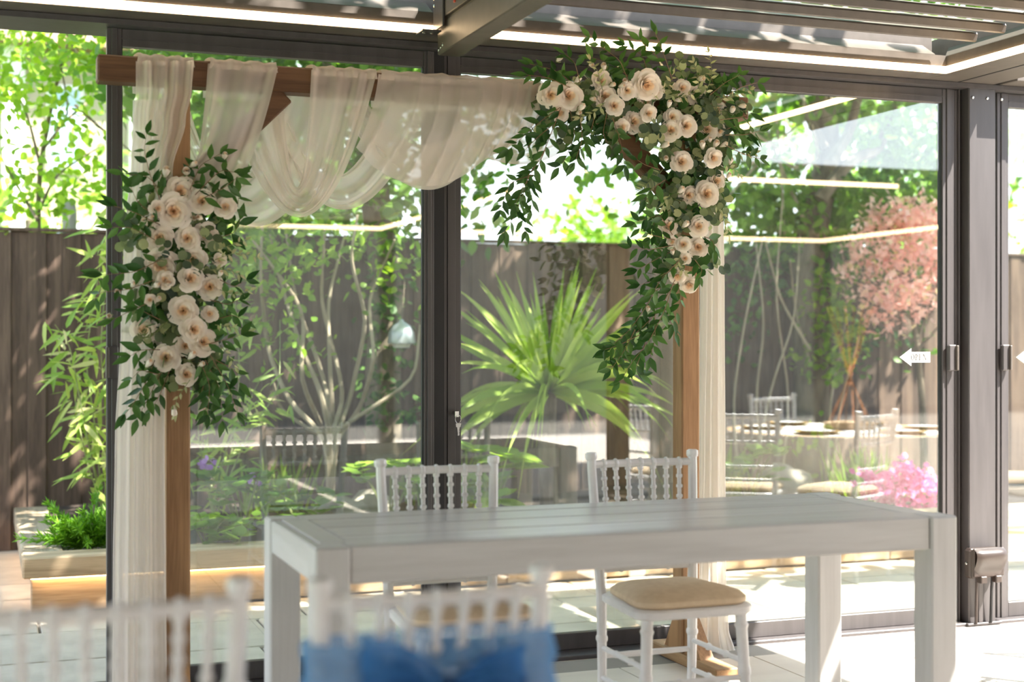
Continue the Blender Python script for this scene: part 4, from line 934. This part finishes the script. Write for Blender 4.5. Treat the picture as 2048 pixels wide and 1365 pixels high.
# bamboo clump at the left, in the bed
b = at(215, 1040, 8.2); b.z = .22
t = root('bamboo', b, 'clump of leafy bamboo in front of the fence at the left', 'bamboo', GT)
mb_pts = []
for pp in [[(205, 1000), (190, 850), (170, 720), (195, 560), (215, 460)], [(210, 1000), (215, 860), (200, 700), (215, 520)], [(200, 1000), (175, 930), (160, 860), (150, 800)], [(200, 1000), (160, 800), (140, 690), (110, 650)], [(215, 1010), (230, 850), (220, 640), (230, 480)], [(205, 1000), (180, 900), (150, 780), (140, 720)]]:
    P = [b]+[at(a, c, 8.2+rnd(-.2, .2)) for a, c in pp]; stem(t, P, .006, .002, GSTEM, 'cane', 6); mb_pts += smooth(P)[8:]
Ms = []
for i in range(230):
    p = random.choice(mb_pts)+Vector((random.gauss(0, .05), random.gauss(0, .06), random.gauss(0, .05)))
    Ms.append(Matrix.Translation(-ORG[t.name]) @ frame(Vector((rnd(-1.1, .6), rnd(-.6, .4), rnd(-.9, .45))), Vector((0, -.6, .8))+rv()*.6, p, rnd(.1, .2)))
for m in Ms: inst('leaf', leaf_mesh('bamboo', BAMB), t, m)
b2 = at(430, 1040, 7.9); b2.z = .22
t = root('bamboo', b2, 'bamboo and fine grasses seen through the left glass door beside the arch upright', 'bamboo', GT)
mb_pts = []
for pp in [[(420, 1000), (400, 900), (420, 780), (440, 640), (430, 560)], [(440, 1000), (470, 880), (480, 740), (470, 600)], [(430, 1000), (450, 900), (500, 800), (520, 760)], [(425, 1000), (395, 880), (400, 760)], [(440, 1000), (500, 860), (560, 780), (560, 640)]]:
    P = [b2]+[at(a, c, 8.0+rnd(-.2, .2)) for a, c in pp]; stem(t, P, .006, .002, GSTEM, 'cane', 6); mb_pts += smooth(P)[6:]
for i in range(170):
    p = random.choice(mb_pts)+Vector((random.gauss(0, .06), random.gauss(0, .06), random.gauss(0, .06)))
    inst('leaf', leaf_mesh('bamboo', BAMB), t, Matrix.Translation(-ORG[t.name]) @ frame(Vector((rnd(-1, 1), rnd(-.6, .4), rnd(-.7, .6))), Vector((0, -.6, .8))+rv()*.6, p, rnd(.08, .17)))
# small conifer
b = at(180, 1105, 7.42); b.z = .22
t = root('dwarf_conifer', b, 'bright green feathery dwarf conifer in the corner of the raised bed', 'shrub', GT)
stem(t, [b, b+Vector((.02, 0, .25))], .012, .004, BARK, 'trunk')
Ms = []
for i in range(60):
    a = rnd(0, 6.28); d = Vector((math.cos(a), math.sin(a)*.7, rnd(.15, 1.6))).normalized(); ln = rnd(.16, .33)*(.75+.35*d.z)
    if i == 0: d = Vector((-1, -.2, .32)).normalized(); ln = .36
    P = smooth([b+Vector((0, 0, .03)), b+d*ln*.5+Vector((0, 0, .02)), b+d*ln+Vector((0, 0, .0))]); MB().tube(P, [.003*(1-.7*i2/len(P)) for i2 in range(len(P))], 4).build('twig', CONI, t)
    for p in P[2:]:
        for k in range(9): Ms.append(Matrix.Translation(-ORG[t.name]) @ frame(d*.8+rv()*.7, rv(), p+rv()*.006, rnd(.028, .05)))
stuff('needles', 'needle', CONI, Ms, t, 'dense soft green needles')
# rhododendron with purple flowers, and yellow-green broad leaves
def broad(px, py, Y, n, size, mtl, name, label, fl=None, spread=.16, hgt=.35):
    b = at(px, py, Y); b.z = .22; t = root(name, b, label, 'shrub', GT)
    for i in range(n):
        a = 6.283*i/n+rnd(-.3, .3); top = b+Vector((math.cos(a)*spread*rnd(.4, 1.2), math.sin(a)*spread, hgt*rnd(.5, 1.1)))
        stem(t, [b, lerp(b, top, .5)+Vector((0, 0, .04)), top], .006, .003, GSTEM, 'stem', 5)
        for k in range(7):
            q = k*.9+rnd(0, .4); inst('leaf', leaf_mesh('ovate', mtl), t, Matrix.Translation(-ORG[t.name]) @ frame(Vector((math.cos(q), math.sin(q), rnd(-.1, .7))), Vector((0, -.2, 1)), top-Vector((0, 0, rnd(0, .08))), size*rnd(.7, 1.2)))
        if fl and i in (1, 3):
            for k in range(14): inst('blossom', leaf_mesh('round', fl), t, Matrix.Translation(-ORG[t.name]) @ frame(rv()+Vector((0, 0, .5)), rv(), top+Vector((0, 0, .04))+rv()*.035, .032))
    return t
broad(485, 1075, 7.75, 7, .11, MGREEN, 'rhododendron', 'purple flowering rhododendron through the left glass door', RHOD, .17, .42)
broad(415, 1085, 7.35, 5, .12, LGREEN, 'laurel_shrub', 'yellow green broad leaved shrub beside the left upright of the arch', None, .12, .2)
broad(470, 1080, 7.3, 4, .1, LGREEN, 'laurel_shrub', 'low yellow green shrub at the front of the bed, left of the table corner', None, .14, .16)
broad(985, 1010, 7.7, 6, .2, LGREEN, 'broad_leaf_plant', 'large leaved bright green plant below the cordyline', None, .18, .45)
broad(600, 1040, 7.8, 5, .12, MGREEN, 'laurel_shrub', 'mid green shrub behind the left chair', None, .2, .3)
broad(780, 1040, 7.9, 6, .12, LGREEN, 'laurel_shrub', 'light green shrub at the foot of the ivy clad tree', None, .2, .4)
broad(1500, 1040, 8.2, 6, .12, MGREEN, 'laurel_shrub', 'mid green shrub to the right of the arch', None, .2, .35)
# cordyline
b = at(1100, 1010, 8.0); b.z = .22; h = at(1098, 785, 8.0)
t = root('cordyline', b, 'spiky green cordyline with sword leaves behind the middle door', 'palm', GT)
stem(t, [b, lerp(b, h, .5)+Vector((-.02, 0, 0)), h], .06, .05, BARK, 'trunk', 10)
def strap(d, ln, wd, sag):
    m = MB(); d = d.normalized(); sd = d.cross(Vector((0, -1, .1))); sd = sd.normalized() if sd.length > .05 else Vector((1, 0, 0)); sd = (sd+rv()*.25).normalized()
    def f(u, v):
        w = wd*(.5+1.1*math.sin(math.pi*min(1, .08+u*.9))**.8)*(1-u**3)
        return h+d*ln*u+Vector((0, 0, -sag*ln*u*u*u))+sd*(v-.5)*2*w+Vector((0, .006*(1-abs(2*v-1)), 0))
    m.grid(f, 8, 2).build('leaf', CORD, t, ang=180)
for i in range(130):
    a = rnd(0, 6.283); e = math.asin(rnd(-.2, .99)**1 if i%3 else rnd(.5, .99))
    d = Vector((math.cos(a)*math.cos(e), math.sin(a)*math.cos(e)*.8, math.sin(e))); strap(d, rnd(.62, 1.0), rnd(.012, .019), rnd(.0, .15) if d.z > .45 else rnd(.15, .6))
# big forked tree behind the right door
b = at(1625, 900, 9.0); b.z = .22
t = root('garden_tree', b, 'large forked tree with bare lower branches behind the right glass door', 'tree', GT)
stem(t, [b, at(1622, 740, 9), at(1612, 560, 9), at(1630, 430, 9), at(1660, 320, 9), at(1640, 180, 9), at(1620, -50, 9)], .14, .08, BARK, 'trunk', 12)
for (pp, r) in [([(1640, 400), (1700, 320), (1760, 300), (1775, 240), (1820, 150)], .055), ([(1660, 330), (1700, 260), (1720, 180), (1760, 60)], .05), ([(1650, 300), (1600, 200), (1590, 80)], .04), ([(1625, 480), (1560, 330), (1520, 220)], .018), ([(1600, 340), (1530, 310), (1460, 390)], .016), ([(1480, 250), (1560, 300), (1640, 335)], .014), ([(1545, 180), (1560, 300), (1570, 480)], .014), ([(1620, 700), (1560, 600), (1530, 480)], .012), ([(1620, 730), (1590, 620), (1580, 520)], .012), ([(1480, 1010), (1465, 800), (1490, 640), (1525, 480)], .012), ([(1530, 1010), (1510, 800), (1530, 650), (1510, 470)], .012), ([(1660, 1000), (1680, 800), (1730, 640), (1780, 540)], .012), ([(1650, 1000), (1660, 800), (1700, 600), (1680, 480)], .012), ([(1560, 1000), (1580, 800), (1550, 600), (1565, 400)], .011), ([(1500, 1000), (1540, 780), (1590, 640), (1600, 470)], .01), ([(1600, 250), (1610, 200), (1600, 190)], .012), ([(1500, 330), (1570, 270), (1640, 220)], .012), ([(1590, 335), (1640, 320), (1625, 250)], .014)]:
    stem(t, [at(a, c, 8.8+rnd(-.2, .2)) for a, c in pp], r, r*.4, BARK if r > .03 else PALEB)
leaves(t, [(at(1480, 200, 8.9), (.25, .5, .3), 320), (at(1500, 330, 9.1), (.3, .4, .3), 260), (at(1500, 440, 9.1), (.35, .4, .2), 420), (at(1620, 420, 9.1), (.4, .4, .2), 320), (at(1800, 240, 9.0), (.45, .5, .25), 520), (at(1800, 380, 9.1), (.45, .5, .35), 800), (at(1700, 470, 9.1), (.4, .4, .25), 520), (at(1640, 160, 9.1), (.5, .5, .2), 420), (at(1330, 390, 9.0), (.15, .3, .25), 90), (at(1250, 310, 8.9), (.25, .3, .06), 50), (at(1180, 320, 8.9), (.25, .3, .05), 30),
           (at(1650, -100, 8.3), (1.8, 1.2, .7), 2000), (at(1900, -60, 8.6), (1.3, 1, .6), 900), (at(2150, 250, 9.3), (.5, .4, .6), 250)], 'ovate', MGREEN, .085, 200, 10, .13)
leaves(t, [(at(1650, 620, 8.8), (.15, .12, .3), 150), (at(1640, 720, 8.8), (.25, .12, .1), 90), (at(1690, 660, 8.8), (.2, .12, .25), 130), (at(1620, 870, 8.6), (.12, .12, .06), 30)], 'ovate', LGREEN, .06, 60, 6, .06, fname='ivy', lab='light green climbing leaves at the trunk')
leaves(t, [(at(1520, 530, 9.1), (.3, .12, .2), 160), (at(1480, 640, 9.1), (.25, .12, .25), 90), (at(1760, 680, 9.1), (.4, .12, .2), 120)], 'ovate', DGREEN, .06, 0, 6, .08, fname='ivy', lab='ivy on the fence behind the tree')
# acer
b = at(1850, 1000, 8.4); b.z = .22
t = root('acer_tree', b, 'salmon pink leaved ornamental acer behind the right door', 'tree', GT)
stem(t, [b, at(1845, 800, 8.4), at(1830, 650, 8.4), at(1800, 520, 8.4)], .03, .012, BARK, 'trunk')
for pp in [[(1835, 680), (1880, 560), (1900, 450)], [(1825, 640), (1760, 580), (1720, 540)], [(1810, 560), (1790, 480), (1760, 430)], [(1835, 700), (1930, 600), (1990, 560)]]:
    stem(t, [at(a, c, 8.4+rnd(-.15, .15)) for a, c in pp], .012, .004, BARK)
leaves(t, [(at(1790, 440, 8.4), (.22, .25, .1), 330), (at(1850, 480, 8.4), (.3, .3, .18), 500), (at(1760, 520, 8.4), (.2, .25, .1), 260), (at(1800, 590, 8.3), (.28, .25, .07), 330), (at(1730, 470, 8.4), (.1, .2, .08), 90), (at(1910, 560, 8.4), (.3, .3, .2), 400), (at(1770, 640, 8.3), (.12, .15, .03), 70), (at(1900, 430, 8.5), (.3, .3, .1), 200)], 'star', ACER, .065, 150, 10, .07)
# azalea
b = at(1800, 1040, 7.65); b.z = .22
t = root('azalea_bush', b, 'bright pink azalea in full flower through the right glass door', 'shrub', GT)
for i in range(8):
    a = i*.785; stem(t, [b, b+Vector((math.cos(a)*.1, math.sin(a)*.1, .12)), b+Vector((math.cos(a)*.2, math.sin(a)*.15, .24))], .006, .003, BARK, 'stem', 5)
leaves(t, [(at(1790, 1005, 7.65), (.28, .2, .1), 160)], 'ovate', MGREEN, .04, 0, 6, .04)
leaves(t, [(at(1820, 960, 7.6), (.14, .14, .08), 330), (at(1770, 985, 7.6), (.14, .14, .08), 300), (at(1850, 1000, 7.6), (.14, .14, .1), 260), (at(1740, 955, 7.6), (.06, .06, .03), 50)], 'round', AZAL, .036, 150, 8, .035, up=.3, fname='blossoms', lab='massed pink blossoms')
# grasses / ground cover in the bed
for (px, Y, lab) in ((560, 8.6, 'tuft of long grass left of the pale stemmed shrub'), (900, 8.7, 'tuft of long grass behind the door frame'), (1440, 8.5, 'tuft of long grass right of the cordyline'), (1720, 8.2, 'tuft of long grass under the acer')):
    b = at(px, 1000, Y); b.z = .21; t = root('grass_tuft', b, lab, 'grass', GT); Ms = []
    for i in range(80):
        p = b+Vector((random.gauss(0, .12), random.gauss(0, .1), 0)); Ms.append(Matrix.Translation(-ORG[t.name]) @ frame(Vector((rnd(-.5, .5), rnd(-.5, .5), 1)), rv(), p, rnd(.2, .42)))
    stuff('blades', 'strap', LGREEN, Ms, t)
# rocks
for (px, Y, s, lab) in ((680, 7.9, .14, 'pale boulder at the foot of the multi stem shrub'), (740, 8.3, .13, 'rounded grey stone right of the pale boulder'), (1560, 8.4, .17, 'grey stone in the bed under the forked tree')):
    b = at(px, 1000, Y); b.z = .2; ph = rnd(0, 6)
    def rk(u, v): q = 6.2832*u; f = math.pi*v; r = s*(1+.14*math.sin(3*q+ph)*math.sin(f)+.1*math.sin(5*f+2*q+ph)); return b+Vector((r*math.cos(q)*math.sin(f)*1.2, r*math.sin(q)*math.sin(f), s*.55+r*.9*math.cos(f)))
    tag(MB().grid(rk, 20, 12).build('boulder', STONE, ang=60), lab, 'stone')
# hanging dome lamp at the ivy clad tree
c = at(803, 672, 8.6); t = root('garden_lamp', (c.x, c.y, c.z-.08), 'pale dome shaped lamp hanging beside the ivy clad trunk', 'lamp')
MB().lathe(c, [(.085, -.05), (.088, -.04), (.08, .02), (.055, .065), (.02, .085), (.012, .1), (.003, .105)], 20).build('dome', SILV, t)
MB().lathe(c, [(.05, -.075), (.06, -.05), (.02, -.045)], 16).build('globe', WPAINT, t)
MB().tube([(c.x, c.y, c.z+.09), (c.x+.05, c.y+.1, c.z+.35), (c.x-.02, 8.9, c.z+.6)], .003, 6).build('hanging_wire', BARK, t)
# rounded grey post behind the fence
c = at(139, 455, 9.5); t = MB().lathe((c.x, 9.5, 0), [(.042, 0), (.045, 2.05), (.045, 2.12), (.038, 2.155), (.02, 2.175), (.004, 2.18)], 16).build('garden_post', GREYW); tag(t, 'weathered grey round topped post behind the fence at left', 'post')
# far trees beyond the fence
for (px, py, Y, rx, rz, n, lab) in ((1190, 500, 15, .7, .5, 350, 'rounded light green tree far beyond the fence in the middle'), (1330, 500, 16, .8, .5, 350, 'light green tree far beyond the fence right of centre'), (490, 330, 14, 1.0, 1.4, 700, 'sunlit green tree beyond the fence behind the left spray'), (560, 280, 13, 1.3, 1.7, 1000, 'dense green tree beyond the fence behind the drape'), (1680, 330, 13, 1.2, 1.7, 1000, 'dense green tree beyond the fence behind the forked tree'), (1850, 350, 14, 1.6, 2.0, 900, 'dense green tree beyond the fence at the right'), (60, 440, 13, .8, .4, 110, 'low light green tree beyond the fence at far left')):
    c = at(px, py, Y); t = root('distant_tree', (c.x, Y, -.06), lab, 'tree', 'trees beyond the fence')
    stem(t, [(c.x, Y, -.06), (c.x+.05, Y, c.z*.6), c], .12, .05, BARK, 'trunk'); leaves(t, [(c, (rx, rx*.8, rz), n*2)], 'ovate', LGREEN if py > 320 else MGREEN, .12, 0, 8, .2)
# pale house beyond the fence at left
hx = at(0, 400, 17).x; t = root('house', (hx-2, 19, -.06), 'cream rendered house beyond the fence at the left edge', 'house')
MB().box(hx-6, hx+1.7, 17, 22, -.06, 4.6, .02).build('wall', RENDER, t)
MB().add([(hx-6.3, 16.6, 4.6), (hx+2, 16.6, 4.6), (hx+2, 22.4, 4.6), (hx-6.3, 22.4, 4.6), (hx-6.3, 19.5, 6.6), (hx+2, 19.5, 6.6)], [(0, 1, 5, 4), (2, 3, 4, 5), (1, 2, 5), (3, 0, 4), (3, 2, 1, 0)]).build('roof', ROOFT, t)
for (a, b_) in ((hx+.02, hx+.26), (hx+1.4, hx+1.7)): MB().box(a, b_, 16.85, 17.02, -.06, 4.6, .01).build('pilaster', WPAINT, t)
for (a, z0, z1) in ((hx+.5, 1.6, 2.6), (hx+.5, 3.2, 4.2), (hx-1.6, 1.6, 2.6), (hx-1.6, 3.2, 4.2), (hx+1.02, 1.6, 2.6)):
    f = MB().box(a, a+.4, 16.95, 17.02, z0, z1, .01).build('window', WPAINT, t); MB().box(a+.04, a+.36, 16.93, 16.96, z0+.05, z1-.05).build('pane', PANEB, f)
# added tree right of the terrace: crown shaped to shade bed and patio
b = Vector((7.9, 7.9, .22)); t = root('garden_tree', b, 'added overhanging tree right of the frame, crown placed to shade the patio', 'tree', GT)
stem(t, [b, b+Vector((-.2, 0, 1.6)), b+Vector((-.6, -.3, 3.2)), b+Vector((-1.2, -.8, 4.4))], .16, .1, BARK, 'trunk', 10)
for e in ((4.5, 5.5, 4.6), (2.5, 6.2, 4.7), (6.5, 5.2, 4.8), (.5, 6.0, 4.9), (5.5, 7.0, 4.9)): stem(t, [b+Vector((-.9, -.6, 3.8)), lerp(b+Vector((-.9, -.6, 3.8)), Vector(e), .5)+Vector((0, 0, .3)), Vector(e)], .07, .02, BARK)
leaves(t, [(Vector((x, y, 4.7+rnd(-.1, .3))), (.9, .75, .35), 300) for x in (-.3, 1, 2.3, 3.6, 4.9, 6.2, 7.5) for y in (4.5, 5.3, 6.2, 7.1, 7.9) if y > 4.6 or x < 4.2], 'ovate', MGREEN, .17, 0, 10, .17)
yd = MB().box(-30, 50, -13, -7.02, -.06, -.045).box(8.02, 50, -7.02, 5.3, -.06, -.045).build('yard', YARD); tag(yd, 'added dark yard behind the camera that dulls the reflections in the glass', kind='structure')  # added ground, kept dark so its reflection stays faint
# added building behind the camera: hides reflected sky and tones the glass
hv = root('reflection_backdrop', (2, -14, -.06), 'added taupe building behind the terrace, there to tone the veil in the glass', 'building')
MB().box(-30, 50, -15, -13, -.06, 4.2, .02).build('wall', BACKDROP, hv)
MB().box(-30.3, 50.3, -15.3, -12.7, 4.2, 4.4, .02).build('roof_edge', ROOFT, hv)
for k in range(18): MB().box(-25+k*4, -24.8+k*4, -13.08, -12.98, -.06, 4.2, .01).build('pilaster', BACKDROP, hv)
